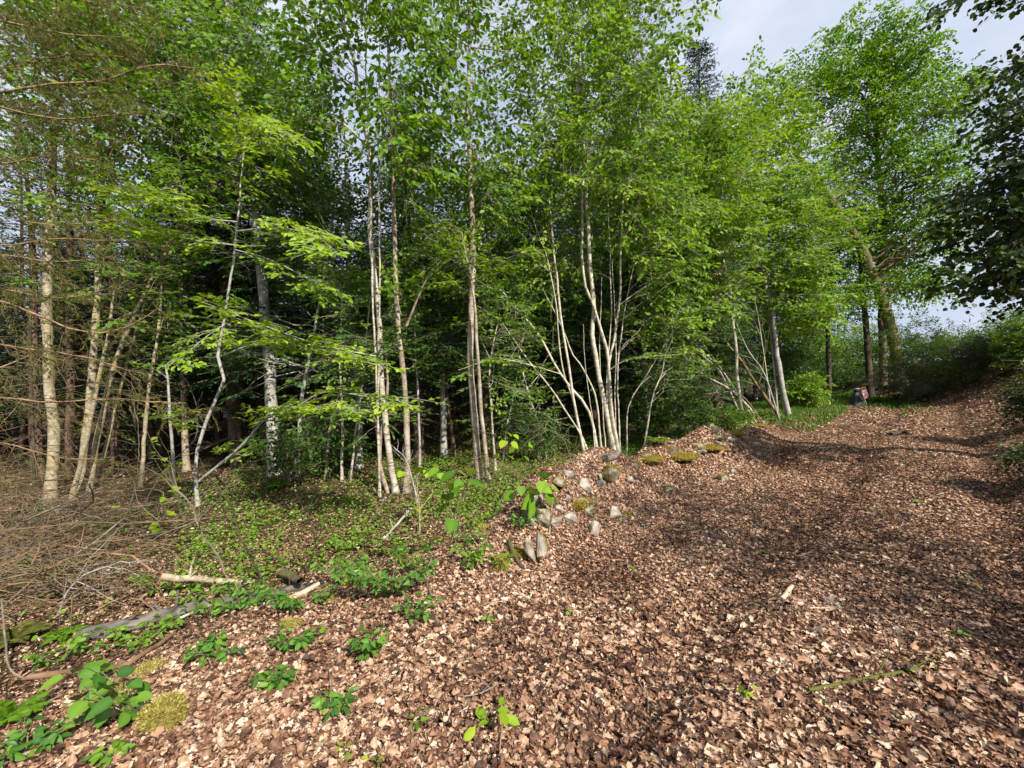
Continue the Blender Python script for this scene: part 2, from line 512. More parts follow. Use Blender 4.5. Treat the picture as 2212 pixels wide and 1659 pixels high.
def unit(v):
    return v / (np.linalg.norm(v, axis=-1, keepdims=True) + 1e-9)

def spray(lg, wg, C, D, Lc, leaf, m=5, q=5, flat=.25, droop=.15, tmpl=LEAF6, twigs=True, keep=.88, base_tint=None, tv=.16, tr=.0022):
    """leafy sprays: main twig along D through C, alternate side twigs, alternate leaves"""
    n = len(C)
    if n == 0:
        return
    D = unit(D)
    N = unit(np.array((0, 0, 1.0)) + rng.normal(0, flat, (n, 3)))
    Sd = unit(np.cross(D, N)); N = np.cross(Sd, D)
    Lc = np.broadcast_to(Lc, (n,)) * rng.uniform(.7, 1.25, n)
    u = (np.arange(m) + .5) / m
    sg = np.where(np.arange(m) % 2 == 0, 1.0, -1.0)
    aa = R(48) + rng.normal(0, .2, (n, m))
    TD = D[:, None] * np.cos(aa)[..., None] + Sd[:, None] * (np.sin(aa) * sg)[..., None] + rng.normal(0, .12, (n, m, 3))
    st0 = C[:, None] + D[:, None] * ((u - .5)[None] * Lc[:, None])[..., None]
    st0 = st0 - np.array((0, 0, 1)) * (droop * .5 * Lc[:, None] * (u ** 2)[None])[..., None]
    tl = Lc[:, None] * .55 * (1.15 - .65 * u)[None] * rng.uniform(.7, 1.2, (n, m))
    w = (np.arange(q) + .7) / q
    pos = st0[:, :, None] + TD[:, :, None] * (tl[..., None] * w)[..., None]
    pos = pos - np.array((0, 0, 1)) * (droop * tl[..., None] * w ** 2)[..., None]
    sg2 = np.where(np.arange(q) % 2 == 0, 1.0, -1.0); 
    side = np.cross(TD, N[:, None])
    la = R(50)
    al = TD[:, :, None] * math.cos(la) + side[:, :, None] * (sg2 * math.sin(la))[None, None, :, None]
    al[:, :, -1] = TD
    al = al + rng.normal(0, .25, al.shape); al[..., 2] -= droop * 1.6
    nm = np.broadcast_to(N[:, None, None], al.shape) + rng.normal(0, flat + .18, al.shape)
    k = rng.random(pos.shape[:3]) < keep
    bt = rng.normal(.5, tv, n) if base_tint is None else base_tint
    tint = np.clip(bt[:, None, None] + rng.normal(0, .13, pos.shape[:3]), 0, 1)
    size = leaf * rng.uniform(.6, 1.2, pos.shape[:3])
    lg.leaves(pos[k], al[k], nm[k], size[k], tint[k], tmpl)
    if twigs:
        for a in range(n):
            b0 = C[a] - D[a] * Lc[a] * .5
            b1 = C[a] + D[a] * Lc[a] * .5; b1[2] -= droop * .5 * Lc[a]
            wg.tube([b0, (b0 + b1) / 2 + (0, 0, .02), b1], [tr * 1.6, tr * 1.2, tr * .7], 3)
            for c in range(m):
                e = st0[a, c] + TD[a, c] * tl[a, c]; e[2] -= droop * tl[a, c]
                wg.tube([st0[a, c], e], [tr * .8, tr * .5], 3)

def sample_blob(c, r, n):
    v = unit(rng.normal(0, 1, (n, 3)))
    rr = rng.random(n) ** .45
    # a lumpy shell, so the outline is uneven
    lump = 1 + .22 * np.sin(3.1 * v[:, 0] + 2 * c[0]) * np.sin(2.7 * v[:, 2] + c[1]) + .15 * np.sin(6.3 * v[:, 1] + c[2])
    return c + v * (rr * lump)[:, None] * r

def crown(stems, C, lg, prim=.12, zmin=None, rise=.6, leaf=.08, Lc=.7, twigs=True, limb_r=.0085, geo=None, maxr=.5, wig=.03, outw=.5, **kw):
    leaf *= 1.22; kw.setdefault('m', 6); kw.setdefault('tv', .21); kw.setdefault('keep', .8)
    """limbs from the stems to cluster points C, then leafy sprays at C"""
    C = C[C[:, 2] > H(C[:, 0], C[:, 1]) + .35]
    n = len(C)
    if n == 0:
        return
    SP, SR, SI = [], [], []
    for k, s in enumerate(stems):
        z0 = s['zmin'] if zmin is None else zmin
        ok = s['pts'][:, 2] >= z0
        if ok.sum() == 0:
            ok[-3:] = True
        SP.append(s['pts'][ok]); SR.append(s['rad'][ok]); SI.append(np.full(ok.sum(), k))
    SP, SR, SI = np.vstack(SP), np.concatenate(SR), np.concatenate(SI)
    order = rng.permutation(n)
    K = min(n, max(3, int(n * prim)))
    pool, poolr, pooli = [], [], []
    ends = np.zeros((n, 3))
    for idx in order[:K]:
        c = C[idx]
        h = np.hypot(SP[:, 0] - c[0], SP[:, 1] - c[1])
        cost = np.abs(SP[:, 2] - (c[2] - rise * h)) + .8 * h + rng.random(len(SP)) * .9
        a = int(np.argmin(cost)); p0 = SP[a]
        ln = np.linalg.norm(c - p0)
        ou = unit(np.array((c[0] - p0[0], c[1] - p0[1], 0)))
        mid = (p0 + c) / 2 + (np.array((0, 0, 1)) * .10 + ou * .04) * ln
        b = bez(p0, mid, c, max(4, int(ln / .25)), wig)
        r0 = min(maxr * SR[a], .004 + limb_r * ln)
        rr = np.linspace(r0, .003, len(b))
        stems[SI[a]]['geo'].tube(b, rr, 5 if r0 > .012 else 4)
        pool.append(b[1:]); poolr.append(rr[1:]); pooli.append(np.full(len(b) - 1, SI[a]))
        ends[idx] = b[-2]
    pool, poolr, pooli = np.vstack(pool), np.concatenate(poolr), np.concatenate(pooli)
    ax = SP.mean(0)
    for idx in order[K:]:
        c = C[idx]
        dv = c - pool
        d = np.linalg.norm(dv, axis=1)
        d = d + .8 * np.maximum(0, pool[:, 2] - c[2]) + .4 * np.maximum(0, .12 - d)
        a = int(np.argmin(d)); p0 = pool[a]
        ln = np.linalg.norm(c - p0)
        b = bez(p0, (p0 + c) / 2 + (0, 0, .08 * ln), c, max(3, int(ln / .25)), wig)
        r0 = min(poolr[a] * .8, .003 + .005 * ln)
        rr = np.linspace(r0, .0022, len(b))
        if twigs or ln > .5:
            stems[pooli[a]]['geo'].tube(b, rr, 4 if twigs else 3)
        pool = np.vstack([pool, b[1:]]); poolr = np.concatenate([poolr, rr[1:]]); pooli = np.concatenate([pooli, np.full(len(b) - 1, pooli[a])])
        ends[idx] = b[-2]
    D = unit(C - ends)
    hz = C - ax; hz[:, 2] *= .3
    D = unit(D * (1 - outw) + unit(hz) * outw + rng.normal(0, .25, (n, 3)))
    D[:, 2] *= .6
    wg = stems[0]['geo'] if geo is None else geo
    spray(lg, wg, C, D, Lc, leaf, twigs=twigs, **kw)

def px_stem(pix, d0=None, tilt=0.0, up=None):
    """a stem through pixels of the photograph, standing where its foot meets the ground"""
    b = B(*pix[0]) if d0 is None else P(pix[0][0], pix[0][1], d0)
    b = b.copy(); b[2] = float(H(b[0], b[1])) - .06
    pts = [b]
    for k, (x, y) in enumerate(pix[1:]):
        pts.append(P(x, y, b[1] + tilt * (k + 1)))
    return smooth_path(pts)

def tree(name, label, cat, stems, blobs, leafm, barkm, branches=(), group=None, part='trunk', crown_from=.3, **kw):
    """stems: (pixels, radius at foot, radius at top[, depth]); blobs: (x, y, rx, ry, depth, thickness, sprays); branches: (pixels, depth0, depth1, r0, r1, sprays)"""
    ST = []
    for s in stems:
        pts = px_stem(s[0], s[3] if len(s) > 3 else kw.get('depth'), s[4] if len(s) > 4 else 0)
        m = len(pts)
        f = np.linspace(0, 1, m)
        s = list(s); s[1] *= kw.get('stout', 1)
        rad = s[1] * (1 - f) ** .8 + s[2] * f
        rad = rad * (1 + .05 * np.sin(np.arange(m) * 1.3)) + s[1] * .45 * np.exp(-f * m * .22 / .12)
        wv = np.cumsum(rng.normal(0, .007, pts.shape), 0); wv -= np.linspace(0, 1, m)[:, None] * wv[-1]; wv[:, 2] = 0
        pts = pts + wv
        g = Geo()
        g.tube(pts, rad, 12 if s[1] > .04 else 7, rough=.05)
        ST.append(dict(pts=pts, rad=rad, geo=g, zmin=pts[0][2] + crown_from * (pts[-1][2] - pts[0][2])))
    root = thing(name, label, cat, ST[0]['pts'][0], group)
    lg = Geo()
    C = []
    for (x, y, rx, ry, d, rd, n) in blobs:
        c = P(x, y, d)
        C.append(sample_blob(c, np.array((rx * d / FPX, rd, ry * d / FPX)), n))
    lk = {k: v for k, v in kw.items() if k in ('leaf', 'm', 'q', 'flat', 'droop', 'tmpl', 'keep', 'tv', 'Lc')}
    for br in branches:
        pix, d0, d1, r0, r1, ns = br[:6]
        k = len(pix)
        pts = smooth_path([P(px, py, d0 + (d1 - d0) * a / (k - 1)) for a, (px, py) in enumerate(pix)], .1)
        # start on the nearest stem
        ST[0]['geo'].tube(pts, np.linspace(r0, r1, len(pts)), 6)
        if ns:
            a = np.clip((rng.random(ns) * .85 + .15) * (len(pts) - 2), 0, len(pts) - 2).astype(int)
            Cb = pts[a] + rng.normal(0, .05, (ns, 3)); Db = unit(pts[a + 1] - pts[a])
            sd = np.cross(Db, (0, 0, 1.0)) * (rng.choice([-1, 1], ns) * rng.uniform(.2, 1.1, ns))[:, None]
            Db = unit(Db + sd); Lb = lk.get('Lc', .6) * (.5 + .5 * rng.random(ns))
            kk = dict(lk); kk.pop('Lc', None); kk['flat'] = .10; kk['droop'] = .08
            spray(lg, ST[0]['geo'], Cb + Db * Lb[:, None] * .4, Db, Lb, kk.pop('leaf', .08), **kk)
    kw.pop('depth', None); kw.pop('stout', None)
    if C:
        crown(ST, np.vstack(C), lg, **kw)
    for s in ST:
        s['geo'].build(part, barkm, root)
    lg.build('crown', leafm, root)
    return root

# ------------------------------------------------------------------ spruces
def spruce_geo(Ht, r0, Rm, clear, seed, fine=1.0):
    g = np.random.default_rng(seed)
    tg, lg = Geo(), Geo()
    m = 16
    z = np.linspace(-.1, Ht, m)
    pts = np.stack([.05 * np.sin(z * .7 + seed), .05 * np.cos(z * .5 + seed), z], -1)
    rad = r0 * (1 - np.linspace(0, 1, m)) + .012
    tg.tube(pts, rad, 8)
    zz = clear * .4
    pos, al, nm, sz, tn = [], [], [], [], []
    while zz < Ht - .15:
        f = max(0, (zz - clear * .4) / (Ht - clear * .4))
        nb = g.integers(4, 7)
        a0 = g.uniform(0, 6.28)
        for b in range(nb):
            a = a0 + b * 6.283 / nb + g.normal(0, .2)
            live = zz > clear * g.uniform(.8, 1.2)
            Lb = (Rm * (1 - f) ** .75 * g.uniform(.7, 1.12) + .18) * (1 if live else .55)
            d = np.array((math.cos(a), math.sin(a), 0))
            w = np.linspace(0, 1, 6)[:, None]
            base = np.array((np.interp(zz, z, pts[:, 0]), np.interp(zz, z, pts[:, 1]), zz))
            el = .35 * f - .18
            bp = base + d * Lb * w + np.array((0, 0, 1)) * Lb * (el * w - .22 * w ** 2 * (1 - f) + .16 * w ** 4)
            tg.tube(bp, np.linspace(.006 + .011 * Lb, .004, 6), 4)
            if not live and g.random() < .8:
                for _ in range(3):
                    e = bp[g.integers(2, 5)]
                    tg.tube([e, e + unit(d + g.normal(0, .7, 3)) * .4 * Lb], [.005, .002], 3)
                continue
            nt_ = max(4, int(Lb / .15))
            sd = np.array((-d[1], d[0], 0))
            for k in range(nt_):
                u = (k + .6) / nt_
                i0 = min(4, int(u * 5)); q = u * 5 - i0
                p0 = bp[i0] * (1 - q) + bp[i0 + 1] * q
                for sgn in (1, -1):
                    l = (.16 + .42 * Lb * .5 * (1 - u) + .1) * g.uniform(.6, 1.2)
                    td = unit(d * .75 + sd * sgn * .7 + np.array((0, 0, -.28 + .3 * f)) + g.normal(0, .16, 3))
                    nn = max(4, int(l / .045 * fine))
                    w2 = (np.arange(nn) + .3) / nn
                    pp = p0 + td * (l * w2)[:, None]; pp[:, 2] -= .12 * l * w2 ** 2
                    ad = td + sd * (np.where(np.arange(nn) % 2 == 0, .8, -.8))[:, None] + g.normal(0, .35, (nn, 3))
                    pos.append(pp); al.append(ad); nm.append(np.array((0, 0, 1)) + g.normal(0, .5, (nn, 3)))
                    sz.append(g.uniform(.07, .13, nn)); tn.append(np.clip(.32 + .45 * u + g.normal(0, .12, nn), 0, 1))
        zz += g.uniform(.24, .42) * (1.1 - .4 * f)
    wide = (NEEDLE[0] * np.array((1.9, 1, 1)), NEEDLE[1])
    lg.leaves(np.vstack(pos), np.vstack(al), np.vstack(nm), np.concatenate(sz), np.concatenate(tn), wide)
    return tg, lg

def spruce(name, label, cat, loc, group, *a, mat='needle', **kw):
    tg, lg = spruce_geo(*a, **kw)
    r = thing(name, label, cat, (0, 0, 0), group)
    tg.build('trunk', M['spruce_bark'], r); lg.build('crown', M[mat], r)
    r.location = loc
    return r

# ------------------------------------------------------------------ birches and saplings along the edge of the wood
tree('birch_tree', 'tall thick tan birch with lichen bark standing farthest towards the brown spruce boughs', 'birch',
     [([(105, 1085), (114, 950), (103, 750), (105, 560), (112, 380), (118, 200), (120, 0), (122, -160)], .092, .03)],
     [(140, 90, 190, 170, 8.0, 1.4, 110), (60, 300, 120, 120, 8.2, 1.0, 40), (150, 420, 120, 90, 8.4, 1.2, 40)], M['mid'], M['lichen'], leaf=.085)
tree('birch_tree', 'twin stemmed tan birch forking low with one stem leaning over, behind the brush pile', 'birch',
     [([(168, 1070), (190, 880), (207, 650), (212, 450), (205, 200), (200, 0), (198, -120)], .072, .022),
      ([(186, 1066), (216, 900), (262, 740), (322, 610), (375, 510), (400, 430)], .06, .02),
      ([(152, 1078), (186, 950), (222, 760), (250, 600)], .045, .015)],
     [(260, 180, 180, 200, 8.2, 1.4, 140), (330, 430, 120, 100, 8.0, 1.2, 45), (240, 620, 130, 90, 8.2, 1.2, 30)], M['mid'], M['lichen'], leaf=.085)
tree('sapling', 'slim dark pole with bare forking limbs against the sky gap beside the tan birch', 'tree',
     [([(40, 1010), (52, 800), (48, 560), (46, 400), (40, 220)], .06, .02), ([(50, 640), (70, 540), (105, 460), (130, 420)], .03, .008, 9.6)],
     [(50, 180, 120, 130, 9.8, 1.0, 30)], M['deep'], M['dark'], leaf=.08)
tree('beech_sapling', 'slender crooked beech sapling with bright lime green leaf sprays reaching over the brush', 'beech sapling',
     [([(428, 1095), (425, 1010), (441, 930), (482, 820), (469, 770), (490, 655), (506, 540), (516, 430), (530, 310), (536, 240)], .030, .007)],
     [(520, 330, 90, 90, 6.6, .6, 14)], M['lime'], M['smooth'],
     branches=[([(812, 770), (690, 745), (560, 700), (470, 665), (395, 640)], 5.8, 4.6, .011, .003, 22),
               ([(478, 770), (560, 742), (660, 752), (760, 775), (835, 795)], 6.5, 5.0, .012, .003, 26),
               ([(430, 1040), (520, 965), (575, 905), (640, 880), (700, 848), (800, 858), (895, 872)], 6.6, 5.2, .022, .003, 30),
               ([(600, 895), (690, 880), (790, 895)], 6.0, 5.2, .010, .003, 16),
               ([(512, 480), (440, 470), (350, 435), (275, 398)], 6.4, 4.2, .012, .003, 20),
               ([(508, 530), (420, 520), (300, 492), (195, 474)], 6.4, 4.2, .012, .003, 24),
               ([(512, 500), (600, 492), (680, 512), (728, 545)], 6.4, 4.6, .012, .003, 28),
               ([(508, 540), (580, 560), (660, 600), (720, 640)], 6.4, 5.4, .010, .003, 14),
               ([(524, 330), (570, 270), (620, 300)], 6.4, 5.0, .009, .003, 14),
               ([(530, 280), (505, 210), (490, 150)], 6.4, 5.2, .008, .003, 10),
               ([(486, 700), (430, 740), (380, 790)], 6.6, 5.6, .008, .003, 8),
               ([(445, 930), (400, 900), (350, 905)], 6.6, 5.4, .007, .003, 5)],
     leaf=.085, flat=.12, droop=.08, Lc=.55, crown_from=.5)
tree('birch_tree', 'tall pale spotted birch with wavy stem forking against the sky, mossy at its foot', 'birch',
     [([(856, 1066), (838, 960), (820, 800), (814, 660), (798, 500), (796, 350), (776, 220), (762, 120), (735, 30), (715, -60)], .056, .015),
      ([(772, 180), (790, 60), (812, -60), (815, -160)], .02, .006, 7.3), ([(776, 200), (820, 90), (860, 50), (900, 30)], .018, .005, 7.3)],
     [(690, 120, 110, 130, 7.2, 1.0, 44), (820, 40, 130, 100, 7.0, 1.0, 40), (660, 250, 80, 70, 7.0, .8, 26), (850, 260, 90, 90, 7.0, .9, 26),
      (760, -130, 230, 120, 7.0, 1.3, 60)], M['mid'], M['birch'], leaf=.10, droop=.35, flat=.4, crown_from=.55)
tree('birch_tree', 'brown barked birch with a long bare side limb, right beside the pale spotted birch', 'birch',
     [([(876, 1066), (880, 960), (876, 850), (864, 700), (856, 560), (850, 350), (842, 200), (835, 60), (832, -80)], .052, .013)],
     [(930, 160, 120, 150, 7.4, 1.0, 44), (880, 360, 90, 80, 7.2, .8, 22), (900, -60, 150, 110, 7.4, 1.0, 34)], M['mid'], M['brown_birch'],
     branches=[([(878, 705), (905, 640), (930, 590), (968, 552), (1000, 540)], 7.4, 7.0, .022, .004, 7), ([(866, 680), (855, 640), (845, 610)], 7.4, 7.2, .014, .004, 3),
               ([(866, 360), (910, 330), (930, 300), (940, 270)], 7.4, 7.2, .012, .004, 5), ([(856, 360), (890, 345), (905, 330)], 7.4, 7.3, .008, .003, 3)],
     leaf=.10, droop=.35, flat=.4, crown_from=.55)
tree('birch_tree', 'straight grey brown birch in front of the black gap, thicker of two standing close', 'birch',
     [([(1036, 1040), (1024, 930), (1014, 800), (1016, 650), (1018, 520), (1012, 380), (1008, 240), (1010, 100), (1012, -80)], .070, .015)],
     [(1030, 150, 130, 180, 8.6, 1.2, 80), (980, 330, 90, 90, 8.4, .9, 36), (1080, 380, 90, 110, 8.4, 1.0, 50), (1030, -80, 180, 110, 8.6, 1.0, 60)], M['mid'], M['brown_birch'],
     branches=[([(1018, 600), (990, 520), (982, 450), (975, 430)], 8.6, 8.3, .016, .004, 6), ([(1018, 520), (1035, 470), (1055, 455)], 8.6, 8.3, .013, .004, 6)],
     leaf=.09, droop=.25, crown_from=.5)
tree('birch_tree', 'thin grey birch pole leaning away from its thicker grey brown neighbour', 'birch',
     [([(1058, 1046), (1048, 960), (1040, 860), (1032, 760), (1026, 680), (1018, 610), (1000, 520)], .042, .012)],
     [(1010, 560, 120, 70, 8.2, .9, 46), (950, 520, 80, 50, 8.0, .7, 24)], M['hazel'], M['brown_birch'], leaf=.08, flat=.15, droop=.1, crown_from=.6)
tree('hazel_clump', 'many stemmed pale clump fanning up from the leafy bank, full of yellow green leaves', 'hazel',
     [([(1327, 978), (1307, 888), (1290, 794), (1279, 721), (1283, 670), (1278, 620), (1273, 561), (1268, 461), (1262, 350), (1255, 200), (1245, 40), (1240, -120)], .062, .014),
      ([(1338, 975), (1323, 895), (1317, 828), (1313, 778), (1308, 754), (1293, 701), (1280, 661), (1263, 621), (1257, 561), (1257, 494), (1262, 380), (1300, 250), (1370, 120)], .042, .01),
      ([(1334, 968), (1320, 878), (1315, 795), (1327, 738), (1338, 674), (1342, 611), (1340, 554), (1346, 430), (1360, 300)], .036, .01),
      ([(1292, 958), (1273, 891), (1240, 845), (1210, 805), (1183, 755), (1160, 715), (1127, 678), (1100, 644), (1060, 604), (1030, 560)], .040, .008),
      ([(1266, 980), (1247, 908), (1237, 861), (1230, 795), (1223, 745), (1213, 675), (1208, 608), (1200, 545), (1188, 420), (1170, 300), (1150, 160)], .036, .009),
      ([(1277, 1005), (1257, 945), (1230, 901), (1187, 835), (1143, 781), (1113, 738), (1080, 690)], .026, .007),
      ([(1300, 955), (1290, 878), (1277, 835), (1257, 795), (1237, 768), (1205, 690), (1180, 640)], .026, .006),
      ([(1262, 970), (1240, 880), (1213, 795), (1200, 661), (1183, 568), (1160, 501), (1140, 430), (1110, 330)], .022, .006),
      ([(1322, 970), (1312, 850), (1318, 700), (1316, 560), (1312, 400)], .018, .006),
      ([(1330, 968), (1328, 860), (1330, 720), (1322, 560)], .014, .005), ([(1340, 970), (1336, 850), (1345, 720), (1375, 560), (1420, 420)], .02, .006),
      ([(1286, 985), (1280, 900), (1266, 800), (1260, 700)], .012, .004), ([(1310, 975), (1300, 860), (1296, 740), (1300, 600)], .016, .004),
      ([(1352, 972), (1360, 880), (1396, 814), (1440, 740)], .016, .004)],
     [(1250, 120, 180, 190, 9.4, 1.5, 250), (1300, 330, 190, 150, 9.5, 1.6, 240), (1150, 430, 130, 130, 9.9, 1.1, 120), (1420, 480, 110, 150, 9.6, 1.2, 150),
      (1110, 610, 110, 80, 10.2, .9, 50), (1430, 680, 90, 100, 10.2, .9, 60), (1240, 560, 120, 90, 10.4, .8, 50), (1350, -60, 220, 100, 9.2, 1.4, 90), (1430, 120, 50, 150, 8.8, .8, 26)],
     M['hazel'], M['hazel_bark'],
     branches=[([(1316, 801), (1347, 781), (1403, 771), (1473, 766)], 9.4, 8.8, .016, .004, 6), ([(1340, 658), (1377, 631), (1420, 604), (1480, 570)], 9.4, 9.0, .016, .004, 9),
               ([(1210, 808), (1165, 795), (1110, 780), (1060, 778), (990, 800)], 9.4, 7.8, .012, .003, 12)],
     part='stem', leaf=.095, prim=.16, crown_from=.45, droop=.4, flat=.5, wig=.025, depth=9.7, stout=.92)
tree('sapling', 'thin white crooked sapling leaning from the bank just past the pale clump', 'sapling',
     [([(1387, 955), (1407, 870), (1429, 808), (1437, 764), (1452, 735), (1450, 690)], .022, .006, 9.6)],
     [(1450, 800, 90, 60, 10.5, 1.0, 45), (1440, 700, 70, 70, 10.5, .8, 30)], M['mid'], M['hazel_bark'], leaf=.075, crown_from=.3)
tree('hazel_tree', 'smooth grey straight stem forking high beside the green verge where the track bends', 'hazel',
     [([(1704, 892), (1690, 836), (1679, 767), (1671, 697), (1665, 655), (1654, 617), (1637, 530), (1626, 470), (1615, 380), (1610, 260)], .085, .014, 13.4),
      ([(1668, 639), (1657, 586), (1659, 517), (1659, 440), (1655, 360), (1640, 240)], .035, .008, 13.5)],
     [(1650, 330, 120, 150, 13.4, 1.6, 300), (1720, 470, 120, 130, 13.2, 1.6, 270), (1620, 480, 110, 110, 13.0, 1.4, 180), (1650, 200, 60, 80, 13.4, .9, 40), (1740, 640, 60, 100, 13.6, 1.4, 110), (1690, 620, 90, 90, 13.6, 1.2, 110)],
     M['hazel'], M['smooth'],
     branches=[([(1671, 634), (1707, 608), (1754, 605)], 13.5, 13, .02, .005, 5), ([(1651, 605), (1618, 564), (1596, 500)], 13.5, 13, .02, .005, 4), ([(1672, 700), (1720, 690), (1765, 682)], 13.4, 12.8, .014, .004, 5),
               ([(1668, 665), (1730, 672), (1780, 680)], 13.4, 12.8, .012, .004, 5)],
     leaf=.10, droop=.2, crown_from=.4)
tree('hazel_tree', 'wavy pale stem rising through leaning dead poles, next to the smooth grey stem', 'hazel',
     [([(1612, 911), (1598, 858), (1590, 750), (1582, 683), (1579, 628), (1568, 586), (1561, 539), (1568, 475), (1556, 380), (1545, 280)], .048, .011, 11.4)],
     [(1540, 350, 110, 130, 11.0, 1.4, 240), (1480, 470, 110, 120, 10.8, 1.3, 200), (1560, 500, 110, 80, 10.6, 1.2, 120), (1520, 620, 120, 80, 11.2, 1.2, 120), (1480, 300, 70, 90, 11.2, 1.0, 50)],
     M['hazel'], M['hazel_bark'],
     branches=[([(1579, 640), (1556, 590), (1535, 560)], 11.3, 11, .014, .004, 4), ([(1582, 690), (1550, 650), (1500, 610)], 11.3, 10.8, .014, .004, 6), ([(1562, 540), (1590, 500), (1600, 480)], 11.3, 11, .012, .004, 3)],
     leaf=.09, droop=.2, crown_from=.4)
for nm, lab, pix, r0, r1, bk, d in (
    ('leaning_pole', 'bare pale pole with a forked tip, leaning far over the dark hollow towards the clump', [(1650, 889), (1584, 847), (1512, 805), (1482, 755), (1462, 719), (1440, 689), (1401, 653)], .042, .012, 'hazel_bark', 11.6),
    ('leaning_pole', 'grey crooked pole bent like an elbow above the pale leaning pole', [(1612, 868), (1568, 828), (1546, 792), (1509, 764), (1479, 742), (1450, 700)], .04, .012, 'smooth', 11.9),
    ('leaning_pole', 'mossy rotting trunk leaning steeply with yellow moss along its back', [(1692, 890), (1637, 836), (1604, 783), (1576, 750), (1559, 725)], .055, .03, 'oak', 12.8),
    ('leaning_pole', 'thin grey stem leaning up between the wavy pale stem and the smooth grey stem', [(1684, 884), (1651, 808), (1618, 761), (1593, 705), (1570, 640)], .026, .010, 'smooth', 12.6),
    ('leaning_pole', 'thin forked pale stem leaning parallel just inside the bare pale pole', [(1640, 880), (1560, 800), (1510, 730), (1470, 640), (1450, 560)], .022, .006, 'hazel_bark', 12.0),
    ('leaning_pole', 'thin dark branch arching from the hollow up through the leaning poles', [(1590, 890), (1540, 830), (1500, 790), (1440, 780), (1400, 800)], .018, .005, 'grey_twig', 11.6),
    ('leaning_pole', 'upright thin pale stem crossing the mossy rotting trunk', [(1668, 884), (1655, 800), (1640, 700), (1628, 620), (1640, 540)], .02, .006, 'hazel_bark', 12.9),
    ('leaning_pole', 'low pale branch lying almost flat across the foot of the leaning poles', [(1655, 875), (1600, 853), (1540, 850), (1480, 862), (1440, 890)], .024, .006, 'grey_twig', 11.0)):
    p = px_stem(pix, d)
    g = Geo()
    g.tube(p, np.linspace(r0, r1, len(p)), 8)
    for k in range(9):
        a = rng.integers(len(p) // 3, len(p) - 1)
        dv = unit(p[a] - p[a - 1]) * .6 + rng.normal(0, .5, 3); ln = rng.uniform(.3, 1.1)
        e = bez(p[a], p[a] + dv * ln * .5 + (0, 0, .05), p[a] + dv * ln + (0, 0, .15 * ln), 5)
        g.tube(e, np.linspace(r1 * .7, .003, 5), 4)
    tag(g.build(nm, M[bk], None, p[0]), lab, 'pole', 'leaning poles by the bend')

# slim stems standing in the shade just inside the wood
shade = [
    ('thin crooked stem in shade between the brush pile and the lime green beech sapling', [(300, 1010), (318, 860), (345, 700), (352, 560)], .04, 9.0, 'lichen'),
    ('slanting pale stem crossing behind the twin stemmed birch', [(200, 1010), (262, 840), (300, 700), (330, 600)], .04, 9.4, 'lichen'),
    ('short dead snag with peeling top standing behind the lime green sapling', [(375, 985), (370, 900), (362, 820), (358, 790)], .035, 8.6, 'smooth'),
    ('grey stem with leafy top rising behind the white side branch of the sapling', [(640, 1000), (655, 860), (680, 720), (700, 600), (715, 480)], .045, 9.5, 'smooth'),
    ('slim white forked stem in the gap before the pale spotted birch', [(738, 1010), (742, 900), (736, 780), (740, 640)], .03, 8.8, 'birch'),
    ('thin white stem leaning outwards beside the slim white forked stem', [(752, 1000), (770, 900), (782, 800), (800, 640)], .026, 8.8, 'birch'),
    ('crooked brown stem twisting close against the pale spotted birch', [(842, 1062), (822, 1000), (825, 930), (838, 850), (832, 760)], .034, 7.6, 'brown_birch'),
    ('bone white thin stem standing in the black gap past the grey brown birches', [(1072, 1035), (1065, 960), (1060, 880), (1056, 800), (1075, 700)], .026, 8.8, 'birch'),
    ('pair of bare stems leaning together deep in the black gap', [(1088, 990), (1092, 930), (1108, 860), (1120, 790)], .03, 10.5, 'smooth'),
    ('dark curved stem at the back of the black gap', [(985, 1000), (975, 930), (962, 850), (960, 740), (955, 600)], .05, 11.0, 'spruce_bark'),
    ('thin leaning stem wrapped in ivy just before the pale clump', [(1180, 990), (1165, 920), (1140, 840), (1120, 760)], .03, 10.0, 'hazel_bark'),
    ('slim upright stem in the shade behind the brown barked birch', [(905, 1000), (902, 880), (895, 740), (898, 600)], .03, 9.8, 'smooth'),
    ('leaning stem in shade directly under the low lime spray', [(700, 1010), (712, 930), (735, 850), (760, 760)], .025, 9.0, 'brown_birch'),
    ('straight reddish trunk far back behind the tan birch', [(150, 1000), (152, 860), (150, 700), (148, 520), (146, 300)], .10, 11.0, 'spruce_bark'),
    ('grey trunk with peeling bark beyond the brush pile and sapling', [(400, 1000), (398, 860), (394, 700), (392, 520)], .08, 11.0, 'lichen'),
    ('slim stem behind the clump and leaning poles, almost hidden by leaves', [(1500, 930), (1490, 820), (1480, 700), (1470, 560)], .04, 12.5, 'smooth'),
]
for k, (lab, pix, r0, d, bk) in enumerate(shade):
    x, y = pix[-1]
    tree('sapling', lab, 'sapling', [(pix, r0, r0 * .4, d)],
         [(x, y - 20, 90, 90, d, 1.0, 26), (x + rng.uniform(-60, 60), y + 140, 90, 60, d + .3, 1.0, 16)] if k not in (2,) else [(x, y + 30, 60, 60, d, .5, 3)],
         M['mid'] if k % 3 else M['deep'], M[bk], group='slim stems in the shade of the wood', leaf=.08, flat=.2, droop=.15)

